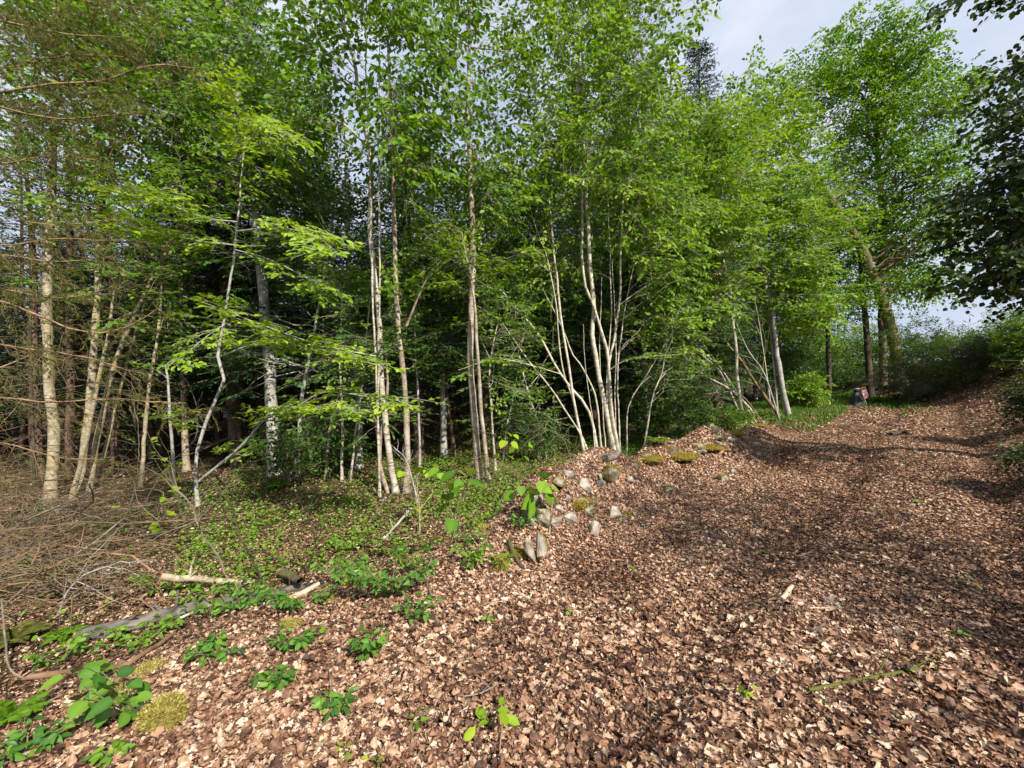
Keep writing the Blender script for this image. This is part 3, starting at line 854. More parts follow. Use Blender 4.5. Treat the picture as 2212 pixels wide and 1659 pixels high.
# leafy trees that close the wall of the wood behind the front stems
tree('beech_tree', 'broad leafy tree filling the upper corner with dense green foliage above the sapling', 'beech',
     [([(590, 1010), (585, 800), (570, 600), (540, 350), (500, 100), (480, -150)], .13, .04, 9.8)],
     [(400, 120, 200, 150, 9.2, 1.8, 230), (590, 190, 110, 120, 9.0, 1.6, 90), (230, 60, 190, 130, 9.2, 1.6, 140), (420, 320, 220, 90, 9.4, 1.6, 160), (600, 360, 120, 100, 9.4, 1.4, 90), (400, -80, 350, 110, 9.0, 1.8, 160)],
     M['mid'], M['smooth'], leaf=.095, flat=.65, droop=.35, crown_from=.3)
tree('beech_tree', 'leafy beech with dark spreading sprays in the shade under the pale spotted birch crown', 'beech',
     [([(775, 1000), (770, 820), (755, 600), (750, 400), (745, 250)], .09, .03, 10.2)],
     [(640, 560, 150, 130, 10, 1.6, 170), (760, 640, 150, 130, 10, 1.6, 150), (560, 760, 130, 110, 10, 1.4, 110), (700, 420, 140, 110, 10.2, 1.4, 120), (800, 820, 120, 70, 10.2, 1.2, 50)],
     M['deep'], M['smooth'], leaf=.085, flat=.18, droop=.12, crown_from=.2)  # shade inside the wood is put into this darker leaf colour
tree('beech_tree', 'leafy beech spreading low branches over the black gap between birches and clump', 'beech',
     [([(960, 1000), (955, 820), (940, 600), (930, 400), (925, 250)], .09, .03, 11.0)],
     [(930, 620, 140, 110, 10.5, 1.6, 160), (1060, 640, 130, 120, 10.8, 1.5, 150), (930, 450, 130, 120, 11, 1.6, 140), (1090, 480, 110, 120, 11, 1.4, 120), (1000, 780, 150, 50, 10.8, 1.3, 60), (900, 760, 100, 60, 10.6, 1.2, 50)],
     M['deep'], M['smooth'], leaf=.085, flat=.18, droop=.12, crown_from=.2)  # deep green leaves again paint in the dark of the interior
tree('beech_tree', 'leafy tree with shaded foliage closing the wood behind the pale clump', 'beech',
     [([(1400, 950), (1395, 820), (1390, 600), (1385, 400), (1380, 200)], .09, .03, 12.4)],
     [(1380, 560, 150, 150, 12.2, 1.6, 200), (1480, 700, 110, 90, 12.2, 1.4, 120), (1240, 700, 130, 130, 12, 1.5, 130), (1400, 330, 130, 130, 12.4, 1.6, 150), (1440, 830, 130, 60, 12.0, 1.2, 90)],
     M['deep'], M['smooth'], leaf=.085, flat=.2, droop=.15, crown_from=.15)  # leaf colour darkened to carry the shade behind the clump
tree('beech_tree', 'shaded leafy tree hanging over the overgrown lane end behind the small sign', 'beech',
     [([(1790, 815), (1788, 700), (1785, 560), (1780, 420)], .11, .04, 22.0)],
     [(1770, 560, 110, 110, 22, 2.4, 230), (1830, 640, 80, 70, 22, 2.0, 110), (1740, 690, 60, 60, 20, 1.4, 60), (1800, 450, 100, 90, 23, 2.2, 140)],
     M['mid'], M['dark'], leaf=.10, flat=.3, droop=.2, Lc=.9, crown_from=.45, rise=.25, twigs=False)
tree('oak_tree', 'big oak with tall billowing crown above the leaning mossy trunk and sunlit bark', 'oak',
     [([(1948, 806), (1921, 700), (1886, 600), (1850, 520), (1800, 440), (1745, 362), (1715, 330)], .25, .09, 20.5),
      ([(1908, 810), (1903, 650), (1907, 500), (1893, 330), (1885, 200), (1885, 90)], .17, .05, 22.5)],
     [(1880, 110, 100, 85, 21, 2.2, 257), (1960, 150, 85, 75, 21, 2.0, 146), (1775, 180, 75, 75, 21, 2.0, 146), (1900, 260, 130, 80, 21, 2.4, 244), (2045, 215, 80, 55, 21, 1.8, 110),
      (1840, 350, 100, 80, 23.5, 2.2, 146), (1985, 370, 110, 70, 20.5, 2.2, 208), (1880, 480, 110, 75, 23.5, 2.2, 183), (1985, 500, 90, 75, 20.5, 2.0, 159), (1930, 590, 100, 60, 23.5, 2.0, 134), (2000, 610, 70, 50, 20, 1.6, 61), (1800, 560, 70, 70, 23.5, 1.8, 85)],
     M['mid'], M['oak'], leaf=.13, flat=.55, droop=.25, Lc=.9, crown_from=.35, twigs=False, limb_r=.014, tv=.2)
tree('oak_tree', 'dark slim trunk standing in shade between the lane end and the leaning oak', 'oak',
     [([(1880, 826), (1872, 720), (1865, 640), (1858, 540), (1850, 430)], .15, .05, 21.0)],
     [(1840, 480, 90, 80, 21, 1.8, 90), (1860, 640, 70, 50, 20, 1.4, 50)], M['mid'], M['dark'], leaf=.11, flat=.35, Lc=.9, crown_from=.35, twigs=False)
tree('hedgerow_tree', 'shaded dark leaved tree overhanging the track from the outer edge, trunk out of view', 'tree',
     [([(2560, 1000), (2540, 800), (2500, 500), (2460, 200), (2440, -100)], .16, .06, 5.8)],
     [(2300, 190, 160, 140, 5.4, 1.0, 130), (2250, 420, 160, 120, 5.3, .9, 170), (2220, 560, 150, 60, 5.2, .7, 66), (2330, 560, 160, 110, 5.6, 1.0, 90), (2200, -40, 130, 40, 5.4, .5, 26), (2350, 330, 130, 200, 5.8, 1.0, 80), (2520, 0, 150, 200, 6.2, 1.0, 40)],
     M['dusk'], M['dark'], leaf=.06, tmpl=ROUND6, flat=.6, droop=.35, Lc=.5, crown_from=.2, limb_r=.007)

# leafy trees repeated along the inner edge, and unseen hedge trees added to shade the track
def world_tree(name, label, cat, x, y, Ht, r0, blobs, leafm, barkm, group, **kw):
    z0 = float(H(x, y))
    z = np.linspace(-.1, Ht, 14)
    pts = np.stack([x + .12 * np.sin(z * .6), y + .1 * np.cos(z * .5), z0 + z], -1)
    rd_ = np.linspace(r0, .02, 14)
    g = Geo(); g.tube(pts, rd_, 9)
    ST = [dict(pts=pts, rad=rd_, geo=g, zmin=z0 + Ht * .15)]
    root = thing(name, label, cat, (x, y, z0), group)
    lg = Geo()
    crown(ST, np.vstack([sample_blob(np.array((x + a, y + b, z0 + c)), np.array((rx, rx, rz)), n) for a, b, c, rx, rz, n in blobs]), lg, **kw)
    g.build('trunk', barkm, root); lg.build('crown', leafm, root)
    return root
x, y = xy(15, -8.6)
lt = world_tree('beech_tree', 'leafy shaded beech among those lining the inner edge of the wood past the clump', 'beech', x, y, 8.5, .11,
                [(0, 0, 2.2, 1.7, 1.4, 130), (.3, -.4, 4.2, 1.9, 1.7, 170), (-.2, .2, 6.3, 1.6, 1.8, 150), (0, 0, 8.2, 1.1, 1.3, 70)], M['deep'], M['smooth'], 'leafy trees lining the inner edge', leaf=.09, flat=.3, twigs=False, Lc=.8)
g3 = np.random.default_rng(8)
for s0, t0_, k in ((17.5, -9.4, .95), (20, -8.4, 1.05), (22.5, -9.6, 1.1), (25, -9.0, 1.0), (27.5, -10.5, 1.15), (30, -10.2, 1.1), (33, -11.8, 1.2), (36, -13, 1.2), (21, -12, 1.2), (25.5, -13, 1.25), (30, -14.5, 1.3), (39, -14, 1.2), (13, -10.2, 1.0), (43, -15, 1.3), (47, -17, 1.3)):
    x, y = xy(s0 + g3.normal(0, .3), t0_)
    dup(lt, (x, y, float(H(x, y)) - .05), g3.uniform(0, 6.28), k, lt['label'])
for px_, d_, k in ((1590, 24, 1.05), (1635, 27, 1.1), (1675, 25, .95), (1715, 30, 1.15), (1745, 35, 1.2), (1660, 33, 1.3), (1610, 31, 1.2), (1780, 42, 1.4), (1540, 20, 1.0), (1490, 17.5, .9)):
    p_ = P(px_, 830, d_)
    dup(lt, (p_[0], p_[1], float(H(p_[0], p_[1])) - .05), g3.uniform(0, 6.28), k, lt['label'])
x, y = xy(22.5, 6.8)  # tree added outside the frame as a shade caster for the lane
world_tree('hedgerow_tree', 'unseen leafy tree added on top of the bank to shade the lane end', 'tree', x, y, 8.0, .15,
           [(0, 0, 3.2, 2.4, 2.0, 150), (0, 0, 5.8, 2.6, 2.2, 190), (-1, 1, 7.4, 1.8, 1.4, 90)], M['mid'], M['dark'], 'added shade trees out of view', leaf=.12, flat=.4, twigs=False, Lc=.9)

world_tree('hedgerow_tree', 'unseen small tree added behind the viewer to dapple the near track corner', 'tree', 6.7, -1.9, 5.6, .09,
           [(0, 0, 3.4, 1.2, 1.0, 42), (.2, .2, 4.9, 1.3, 1.0, 46)], M['mid'], M['dark'], 'added shade trees out of view', leaf=.09, flat=.4, twigs=False, Lc=.7)  # sparse crown added behind the camera only to throw dapple

# ------------------------------------------------------------------ spruces
V = [spruce('spruce_tree', 'tall dark spruce whose feathery top rises against the sky behind the pale clump', 'spruce', (0, 0, 0), 'spruces of the dark wood', 14.2, .19, 3.0, 2.4, 1),
     spruce('spruce_tree', 'dark spruce with thin pointed top standing past the clump beside the open sky', 'spruce', (0, 0, 0), 'spruces of the dark wood', 15.6, .18, 2.6, 2.2, 2, fine=1.7),
     spruce('spruce_tree', 'dark spruce standing behind the two brown birches, its top showing between their crowns', 'spruce', (0, 0, 0), 'spruces of the dark wood', 11.0, .15, 2.1, 2.0, 3),
     spruce('spruce_tree', 'dark spruce standing close behind the black gap with drooping boughs', 'spruce', (0, 0, 0), 'spruces of the dark wood', 9.0, .13, 1.9, 1.8, 4)]
fixed = [(0, P(1385, 900, 13.6)), (1, P(1548, 880, 17.8)), (2, P(905, 950, 14.0)), (3, P(700, 960, 13.0))]
taken = []
for k, p in fixed:
    V[k].location = (p[0], p[1], float(H(p[0], p[1])) - .05)
    taken.append((p[0], p[1]))
p_ = P(1452, 900, 15.2)
dup(V[0], (p_[0], p_[1], float(H(p_[0], p_[1])) - .05), 1.1, .9, 'dark spruce with feathery side boughs showing just right of the pale clump crown')
taken.append((p_[0], p_[1]))
g2 = np.random.default_rng(21)
cnt = 0
for _ in range(16000):
    s = g2.uniform(-9, 56); t = -g2.uniform(8.2, 46)
    x, y = xy(s, t)
    if y < 11.2 or abs(x / max(y, .1)) > 1.42:
        continue
    if s > 23 and t > -8 - (s - 23) * .35:
        continue
    dmin = 1.8 if y < 22 else 2.2
    if any((x - a) ** 2 + (y - b) ** 2 < dmin ** 2 for a, b in taken):
        continue
    ax, _y = px_of(np.array((x, y, 1.0)))
    if 1700 < ax[0] < 1850 and y < 45:
        continue
    if y > 30 and g2.random() < .45:
        continue
    taken.append((x, y))
    k = int(g2.integers(1, 4)); sc = g2.uniform(.8, 1.12)
    if ax[0] < 330 or 600 < ax[0] < 1230:
        k = int(g2.integers(2, 4)); sc = g2.uniform(.8, 1.0) if y < 20 else g2.uniform(.9, 1.2)
    dup(V[k], (x, y, float(H(x, y)) - .08), g2.uniform(0, 6.28), sc, 'dark spruce in the crowded ranks deep in the wood behind the front trees')
    cnt += 1
    if cnt >= 292:
        break
print('spruces', cnt, 'objects', len(bpy.data.objects))

# the spruce just outside the frame whose brown boughs reach in
tg, lg = Geo(), Geo()
p0 = np.array((-5.6, 3.4, 0)); p0[2] = float(H(p0[0], p0[1])) - .1
rt = thing('spruce_tree', 'near spruce with bare orange brown boughs and sparse olive needles reaching in from the side', 'spruce', p0)
zz = np.linspace(0, 9, 14)
tp = np.stack([p0[0] + 0 * zz, p0[1] + 0 * zz, p0[2] + zz], -1)
tg.tube(tp, np.linspace(.16, .04, 14), 10)
bows = [([(-160, 10), (0, 40), (130, 66), (270, 70)], 3.4, 4.0, 1), ([(-120, 230), (40, 195), (200, 180), (330, 145), (430, 148)], 3.4, 4.2, 1), ([(-120, 200), (70, 246), (180, 250), (330, 236)], 3.4, 4.1, 1),
        ([(-150, 560), (0, 556), (130, 568), (245, 555)], 3.3, 3.9, 1), ([(-100, 640), (0, 655), (90, 690), (170, 712), (260, 700), (330, 660)], 3.3, 4.0, .6), ([(-150, 800), (0, 805), (60, 780), (140, 790)], 3.3, 3.7, .5),
        ([(-150, 850), (0, 858), (120, 868), (260, 862), (400, 872)], 3.3, 4.0, .5), ([(-100, 930), (0, 955), (120, 985), (230, 990)], 3.3, 3.8, .3), ([(-150, 420), (0, 470), (120, 490), (260, 480)], 3.3, 4.0, 1),
        ([(-150, 330), (0, 350), (120, 330), (220, 340)], 3.3, 4.0, 1), ([(-160, 120), (0, 140), (120, 120), (300, 130)], 3.4, 4.2, 1), ([(-140, 500), (-20, 530), (120, 515), (250, 520)], 3.3, 3.9, 1),
        ([(-140, 600), (0, 620), (140, 640), (280, 600)], 3.3, 4.0, .9), ([(-120, 720), (20, 745), (160, 760), (300, 800)], 3.3, 4.0, .3), ([(-160, -80), (0, -40), (150, -10), (330, 20)], 3.4, 4.2, 1)]
for bi, (pix, d0, d1, dens) in enumerate(bows):
    k = len(pix)
    b = smooth_path([P(px, py, d0 + (d1 - d0) * a / (k - 1)) for a, (px, py) in enumerate(pix)], .09)
    st0 = tp[np.argmin(np.abs(tp[:, 2] - b[0][2]))]
    lead = smooth_path([st0, (st0 + b[0]) / 2 + (0, 0, .05), b[0]], .2)
    b = np.vstack([lead[:-1], b])
    main = bi in (0, 1, 2, 3, 4, 6)
    b[1:] += np.cumsum(rng.normal(0, .006, b[1:].shape), 0)
    tg.tube(b, np.linspace(.015 if main else .010, .003, len(b)), 6, rough=.10)
    for a in range(4, len(b) - 1):
        for sg in (1, -1):
            if rng.random() < .12:
                continue
            td = unit(unit(b[a + 1] - b[a - 1]) * .8 + np.array((0, sg * .75, -.12)) + rng.normal(0, .25, 3))
            ln = rng.uniform(.25, .75) * (1.1 - .6 * a / len(b))
            tw = bez(b[a], b[a] + td * ln * .5, b[a] + td * ln - (0, 0, .12 * ln), 5, .05)
            tg.tube(tw, np.linspace(.0036, .0012, 5), 3, mat=1)
            for q in range(5):
                e = tw[rng.integers(1, 5)]; dd = unit(td + rng.normal(0, .55, 3)); l2 = ln * rng.uniform(.3, .6)
                tg.tube([e, e + dd * l2 * .5 + rng.normal(0, .02, 3), e + dd * l2 - (0, 0, .05)], [.0018, .0014, .0008], 3, mat=1)
                if rng.random() < .12 + dens * .85:
                    nn = int(l2 / .0042)
                    w = rng.random(nn)
                    pp = e + dd * (l2 * w)[:, None]; pp[:, 2] -= .05 * w
                    lg.leaves(pp, dd + rng.normal(0, .6, (nn, 3)), rng.normal(0, 1, (nn, 3)) + (0, 0, 1), rng.uniform(.020, .036, nn), np.clip(rng.normal(.45, .2) + rng.normal(0, .15, nn), 0, 1), NEEDLE)
tg.build('trunk', [M['orange_branch'], M['dry_twig']], rt); lg.build('crown', M['olive'], rt)

# ------------------------------------------------------------------ shrubs, far trees, post
def shrub(name, label, x, y, d, rx, ry, n, mat, leaf=.05, group='shrubs on the bank', cat='shrub', bark='grey_twig', Lc=.5, dead=0, tmpl=LEAF6):
    c = P(x, y, d)
    gz_ = float(H(c[0], c[1]))
    root = thing(name, label, cat, (c[0], c[1], gz_), group)
    wr, hr = rx * d / FPX, max(.3, c[2] + ry * d / FPX - gz_) / 2
    ST = []
    for k in range(5):
        a = rng.uniform(0, 6.28)
        f = np.linspace(0, 1, 6)
        pts = np.array((c[0], c[1], gz_ - .05)) + np.stack([f * math.cos(a) * wr * .55, f * math.sin(a) * wr * .55, f ** .8 * hr * 1.5], -1) + rng.normal(0, .02, (6, 3))
        g = Geo(); rd_ = np.linspace(.022, .006, 6)
        g.tube(pts, rd_, 5)
        ST.append(dict(pts=pts, rad=rd_, geo=g, zmin=gz_))
    C = sample_blob(np.array((c[0], c[1], gz_ + hr)), np.array((wr, wr * .8, hr)), n)
    C[:, 2] = np.maximum(C[:, 2], H(C[:, 0], C[:, 1]) + .36)
    lg = Geo()
    crown(ST, C, lg, prim=.2, leaf=leaf, Lc=Lc, twigs=True, flat=.5, droop=.15, tmpl=tmpl)
    for k in range(dead):
        a = rng.uniform(0, 6.28); ln = rng.uniform(.5, 1.2) * hr * 1.6
        b0 = np.array((c[0], c[1], gz_ + hr)) + rng.normal(0, .3, 3) * wr
        dv = np.array((math.cos(a) * .8, math.sin(a) * .8, .7))
        ST[0]['geo'].tube(bez(b0, b0 + dv * ln * .6, b0 + dv * ln + (dv[0] * .4, 0, -.2 * ln), 6), np.linspace(.008, .002, 6), 4)
    allg = Geo()
    for s in ST:
        s['geo'].build('stem', M[bark], root)
    lg.build('foliage', mat, root)
    return root

shrub('bank_shrub', 'dense dark shrub at the foot of the leaning oak, with thin arching twigs on top', 1985, 758, 18.0, 85, 75, 420, M['mid'], .06, dead=8)
shrub('bank_shrub', 'low broom shrub spilling down to the leaves behind the fern and sign', 1965, 808, 17.0, 75, 42, 240, M['dusk'], .05, dead=3)
shrub('bank_shrub', 'rounded dull green shrub in the middle of the bank row with dead stalks', 2060, 765, 16.5, 75, 62, 360, M['mid'], .05, dead=14)
shrub('bank_shrub', 'brownish green shrub next to the grey post on the bank', 2128, 762, 15.0, 60, 52, 280, M['dusk'], .05, dead=14)
shrub('bank_shrub', 'mid green bush at the picture edge beyond the grey post', 2205, 745, 14.0, 60, 75, 330, M['mid'], .06, dead=4)
shrub('bank_shrub', 'small dark bush overhanging the brown bank close to the track edge', 2262, 880, 7.8, 70, 80, 190, M['dusk'], .05, dead=6)
shrub('bank_shrub', 'dark twiggy bush low in the corner of the bank beside the trodden leaves', 2325, 1090, 4.8, 90, 130, 150, M['dusk'], .045, dead=8)
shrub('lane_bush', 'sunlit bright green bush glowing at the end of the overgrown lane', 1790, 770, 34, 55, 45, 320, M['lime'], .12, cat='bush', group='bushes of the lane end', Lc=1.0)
shrub('lane_bush', 'dark bush closing the lane just beneath the glowing bush', 1820, 800, 29, 60, 22, 150, M['deep'], .10, cat='bush', group='bushes of the lane end', Lc=.9)
shrub('lane_bush', 'leafy green verge bush beside the foot of the smooth grey stem', 1738, 838, 16.0, 40, 30, 170, M['hazel'], .08, cat='bush', group='bushes of the lane end')
shrub('lane_bush', 'dark bush behind the slim dark trunk and leaning oak', 1900, 770, 25, 70, 55, 200, M['deep'], .09, cat='bush', group='bushes of the lane end', Lc=.9)
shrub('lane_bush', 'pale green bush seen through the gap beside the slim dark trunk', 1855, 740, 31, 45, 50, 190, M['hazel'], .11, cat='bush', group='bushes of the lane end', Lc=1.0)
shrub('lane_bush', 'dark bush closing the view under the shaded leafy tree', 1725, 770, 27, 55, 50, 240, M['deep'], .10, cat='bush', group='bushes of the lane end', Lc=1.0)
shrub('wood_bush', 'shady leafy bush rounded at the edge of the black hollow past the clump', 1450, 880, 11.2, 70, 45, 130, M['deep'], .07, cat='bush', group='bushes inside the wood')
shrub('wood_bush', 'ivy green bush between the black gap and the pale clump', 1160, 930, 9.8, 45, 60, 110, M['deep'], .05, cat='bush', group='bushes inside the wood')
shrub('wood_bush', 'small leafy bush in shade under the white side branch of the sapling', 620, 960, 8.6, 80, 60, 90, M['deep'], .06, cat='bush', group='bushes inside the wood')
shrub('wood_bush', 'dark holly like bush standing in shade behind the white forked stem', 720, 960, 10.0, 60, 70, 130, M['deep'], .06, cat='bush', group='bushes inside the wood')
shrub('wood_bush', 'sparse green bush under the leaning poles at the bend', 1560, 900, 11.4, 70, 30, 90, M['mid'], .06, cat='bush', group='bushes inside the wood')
for k, (x, y, d, hh, lab) in enumerate(((2185, 745, 60, 7.5, 'pale distant tree at the far edge of the bank skyline'), (2095, 745, 75, 5.2, 'round distant tree just above the bank shrubs'),
                                       (2140, 745, 90, 6.0, 'distant tree behind the grey post on the skyline'), (2035, 745, 80, 5.0, 'distant treetop above the rounded dull green shrub'), (2230, 745, 70, 7.0, 'distant tree at the very edge of the frame'))):
    p = P(x, y, d); z0 = float(H(p[0], p[1]))
    rt = thing('distant_tree', lab, 'tree', (p[0], p[1], z0), 'distant trees')
    g = Geo(); g.tube([(p[0], p[1], z0 - .2), (p[0] + .1, p[1], z0 + hh * .5), (p[0], p[1], z0 + hh * .8)], [.22, .15, .05], 6)
    g.build('trunk', M['dark'], rt)
    lg = Geo(); C = sample_blob(np.array((p[0], p[1], z0 + hh * .58)), np.array((hh * .42, hh * .42, hh * .45)), 150)
    spray(lg, None, C, rng.normal(0, 1, C.shape), 1.3, .22, twigs=False, flat=.5)
    lg.build('crown', M['mid'], rt)
p = P(2131, 812, 15.2); z0 = float(H(p[0], p[1]))
g = Geo(); hp = P(2131, 726, 15.2)[2] - z0
g.tube([(p[0], p[1], z0 - .2), (p[0], p[1], z0 + hp * .5), (p[0] + .02, p[1], z0 + hp - .03), (p[0] + .02, p[1], z0 + hp)], [.10, .098, .095, .07], 12, cap=True)
tag(g.build('fence_post', M['post'], None, (p[0], p[1], z0)), 'weathered grey post standing among the bank shrubs', 'post')

# ------------------------------------------------------------------ sign and the covered heap beside it
sp = B(1873, 879); sd_ = sp[1]
q = FPX / sd_
root = thing('warning_sign', 'small tilted red and white warning board on a thin grey pole where the lane begins', 'sign', sp)
ax = unit(np.array((-.26, -.02, .97))); sx = unit(np.array((.97, .12, .26))); nrm = unit(np.cross(sx, ax))
ln = 37 / q
g = Geo(); g.tube([sp - ax * .1, sp + ax * ln * .5, sp + ax * (ln - .004), sp + ax * ln], [.011, .011, .011, .009], 8, cap=True)
g.build('pole', M['metal'], root)
def slab(g, c, w, h, th, mat):
    v = [c + sx * a * w / 2 + ax * b * h / 2 + nrm * e * th / 2 for e in (-1, 1) for a, b in ((-1, -1), (1, -1), (1, 1), (-1, 1))]
    g.add(v, quads=[(0, 1, 2, 3), (7, 6, 5, 4), (0, 4, 5, 1), (1, 5, 6, 2), (2, 6, 7, 3), (3, 7, 4, 0)], smooth=False, mat=mat)
if nrm[1] > 0:
    nrm = -nrm
pw, ph_ = 12 / q, 18.5 / q
pc = sp + ax * (ln - ph_ * .52) + nrm * .016 + sx * pw * .32
g = Geo()
slab(g, pc, pw, ph_, .006, 0)
slab(g, pc + nrm * .005 + ax * 0, pw * .985, ph_ * .37, .003, 1)
for off in (.355, -.355):
    for k, (wk, dy) in enumerate(((.62, .045), (.5, -.045))):
        slab(g, pc + nrm * .005 + ax * ph_ * (off + dy) + sx * pw * .03 * (k - .5), pw * wk, ph_ * .045, .003, 2)
g.build('board', [M['red'], M['white'], M['faded']], root)

hp_ = B(1850, 880); hd = hp_[1] + .35; hb = np.array((P(1853, 870, hd)[0], hd, 0)); hb[2] = float(H(hb[0], hb[1]))
g = Geo()
prof = [(0, .36), (.06, .345), (.2, .29), (.38, .215), (.50, .15), (.57, .10)]
v, qd = [], []
K = 28
for z, r in prof:
    for k in range(K):
        a = 2 * math.pi * k / K
        rr = r * (1 + .10 * math.sin(5 * a + z * 2) + .05 * math.sin(11 * a + 1)) * (1 if z else 1.04)
        v.append(hb + np.array((rr * math.cos(a), rr * .7 * math.sin(a), z)))
for i_ in range(len(prof) - 1):
    for k in range(K):
        qd.append((i_ * K + k, i_ * K + (k + 1) % K, (i_ + 1) * K + (k + 1) % K, (i_ + 1) * K + k))
g.add(v, quads=qd)
root = thing('covered_heap', 'dark grey draped cone shaped cover with black top standing behind the sign', 'cover', hb)
g.build('cover', M['tarp'], root)
def lump(c, r, seed, n=3, amp=.18, sub=None):
    import bmesh
    bm = bmesh.new(); bmesh.ops.create_icosphere(bm, subdivisions=n, radius=1)
    gg = np.random.default_rng(seed); w = gg.normal(0, 1, (7, 3)); ph = gg.uniform(0, 6.28, 7)
    vv = np.array([x.co for x in bm.verts]); ff = np.array([[x.index for x in f.verts] for f in bm.faces])
    bm.free()
    k = 1 + amp * sum(np.sin(vv @ (w[i] * (1 + .5 * i)) + ph[i]) / (1 + .4 * i) for i in range(7)) / 1.6
    return vv * k[:, None] * np.asarray(r) + c, ff
g = Geo(); v, f = lump(hb + (0.0, 0, .60), (.12, .11, .09), 4, amp=.08); g.add(v, tris=f); g.build('cap', M['black'], root)
g = Geo(); v, f = lump(hb + (-.01, -.02, .685), (.07, .06, .018), 9, amp=.08); g.add(v, tris=f); g.build('pale_top', M['white'], root)
b = B(1842, 877); g = Geo(); v, f = lump(b + (0, 0, .07), (.15, .12, .11), 5, amp=.12); g.add(v, tris=f)
tag(g.build('bag', M['black'], None, b), 'small black bag lying at the foot of the grey cover', 'bag')
b = B(1851, 878); b = b + np.array((.02, .0, 0)); g = Geo()
prof = [(0, .115), (.03, .14), (.10, .14), (.105, .15), (.125, .15), (.13, .12), (.15, .06), (.152, .0)]
v, qd = [], []
K = 16
for z, r in prof:
    for k in range(K):
        a = 2 * math.pi * (k + .5) / K
        cx = np.sign(math.cos(a)) * abs(math.cos(a)) ** .5; cy = np.sign(math.sin(a)) * abs(math.sin(a)) ** .5
        v.append(b + np.array((r * cx, r * .75 * cy, z)))
for i_ in range(len(prof) - 1):
    for k in range(K):
        qd.append((i_ * K + k, i_ * K + (k + 1) % K, (i_ + 1) * K + (k + 1) % K, (i_ + 1) * K + k))
g.add(v, quads=qd, smooth=False)
tag(g.build('yellow_box', M['yellow'], None, b), 'yellow lidded box on the grass between the black bag and the sign pole', 'box')

# ------------------------------------------------------------------ stones and moss
def rock(r, seed):
    import bmesh
    gg = np.random.default_rng(seed + 50)
    p = unit(gg.normal(0, 1, (15, 3))) * gg.uniform(.8, 1.12, (15, 1))
    bm = bmesh.new()
    for q in p:
        bm.verts.new(q)
    bmesh.ops.convex_hull(bm, input=bm.verts[:])
    bmesh.ops.delete(bm, geom=[x for x in bm.verts if not x.link_faces], context='VERTS')
    bmesh.ops.bevel(bm, geom=bm.edges[:], offset=.07, segments=1, affect='EDGES', profile=.5)
    bmesh.ops.triangulate(bm, faces=bm.faces[:])
    bmesh.ops.subdivide_edges(bm, edges=bm.edges[:], cuts=2, use_grid_fill=True)
    bmesh.ops.triangulate(bm, faces=bm.faces[:])
    v = np.array([x.co for x in bm.verts]); bm.verts.index_update()
    f = np.array([[x.index for x in fc.verts] for fc in bm.faces])
    bm.free()
    return (v + gg.normal(0, .018, v.shape)) * r, f

def stone(label, x, y, w, h, seed, moss=0, name='stone', tilt=0, fur=0, sink=.55, mosscol='moss_gold'):
    b = B(x, y + h * .5); d = b[1]
    r = np.array((w * d / FPX / 2 * 1.0, w * d / FPX / 2 * .85, h * d / FPX / 2 * 1.35))
    c = b + np.array((0, 0, r[2] * (1 - sink)))
    root = thing(name, label, 'stone', b, 'stones of the old bank')
    v, f = rock(r, seed)
    ca, sa = math.cos(tilt), math.sin(tilt)
    v = np.stack([v[:, 0] * ca - v[:, 2] * sa, v[:, 1], v[:, 0] * sa + v[:, 2] * ca], -1)
    g = Geo(); g.add(v + c, tris=f, smooth=False)
    g.build('rock', M['stone'], root)
    if moss:
        n_ = unit(v)
        tri = v[f].mean(1); nn = unit(np.cross(v[f[:, 1]] - v[f[:, 0]], v[f[:, 2]] - v[f[:, 0]]))
        up = nn[:, 2] + .35 * np.sin(tri[:, 0] * 37 + seed) + .2
        ok = np.where(up > 1 - moss * 1.2)[0]
        if len(ok):
            moss_fur(root, tri[ok] + c, nn[ok], int(900 + 26 * w), max(.006, min(.016, .05 * w * d / FPX)), mosscol)
    return root

def moss_fur(root, pts, nrm, n, ln, mat='moss'):
    k = rng.integers(0, len(pts), n)
    lg = Geo()
    sp_ = ln * 1.3
    al = nrm[k] + rng.normal(0, .6, (n, 3)); al[:, 2] += .2
    wide = (NEEDLE[0] * np.array((2.6, 1, 1)), NEEDLE[1])
    lg.leaves(pts[k] + rng.normal(0, sp_, (n, 3)) * (1 - np.abs(nrm[k])) - nrm[k] * ln * .3, al, rng.normal(0, 1, (n, 3)), ln * rng.uniform(.6, 1.5, n), np.clip(rng.normal(.55, .22, n), 0, 1), wide)
    lg.build('moss_cap', M[mat], root)

def moss_mound(label, x, y, w, h, seed, n=2600, mat='moss', blade=None):
    b = B(x, y + h * .45); d = b[1]
    r = np.array((w * d / FPX / 2, w * d / FPX / 2 * .9, h * d / FPX * (.5 if w > 80 and seed == 31 else .34)))
    v, f = lump(np.zeros(3), r, seed, 3, .22 if seed == 31 else .42)
    root = thing('moss_clump', label, 'moss', b, 'moss clumps along the bank')
    g = Geo(); g.add(v + b + (0, 0, r[2] * .45), tris=f, tint=.3); g.build('cushion', M[mat], root)
    tri = v[f].mean(1); nn = unit(np.cross(v[f[:, 1]] - v[f[:, 0]], v[f[:, 2]] - v[f[:, 0]]))
    moss_fur(root, tri + b + (0, 0, r[2] * .45), nn, n, blade or max(.008, min(.02, .10 * w * d / FPX)), mat)
    return root

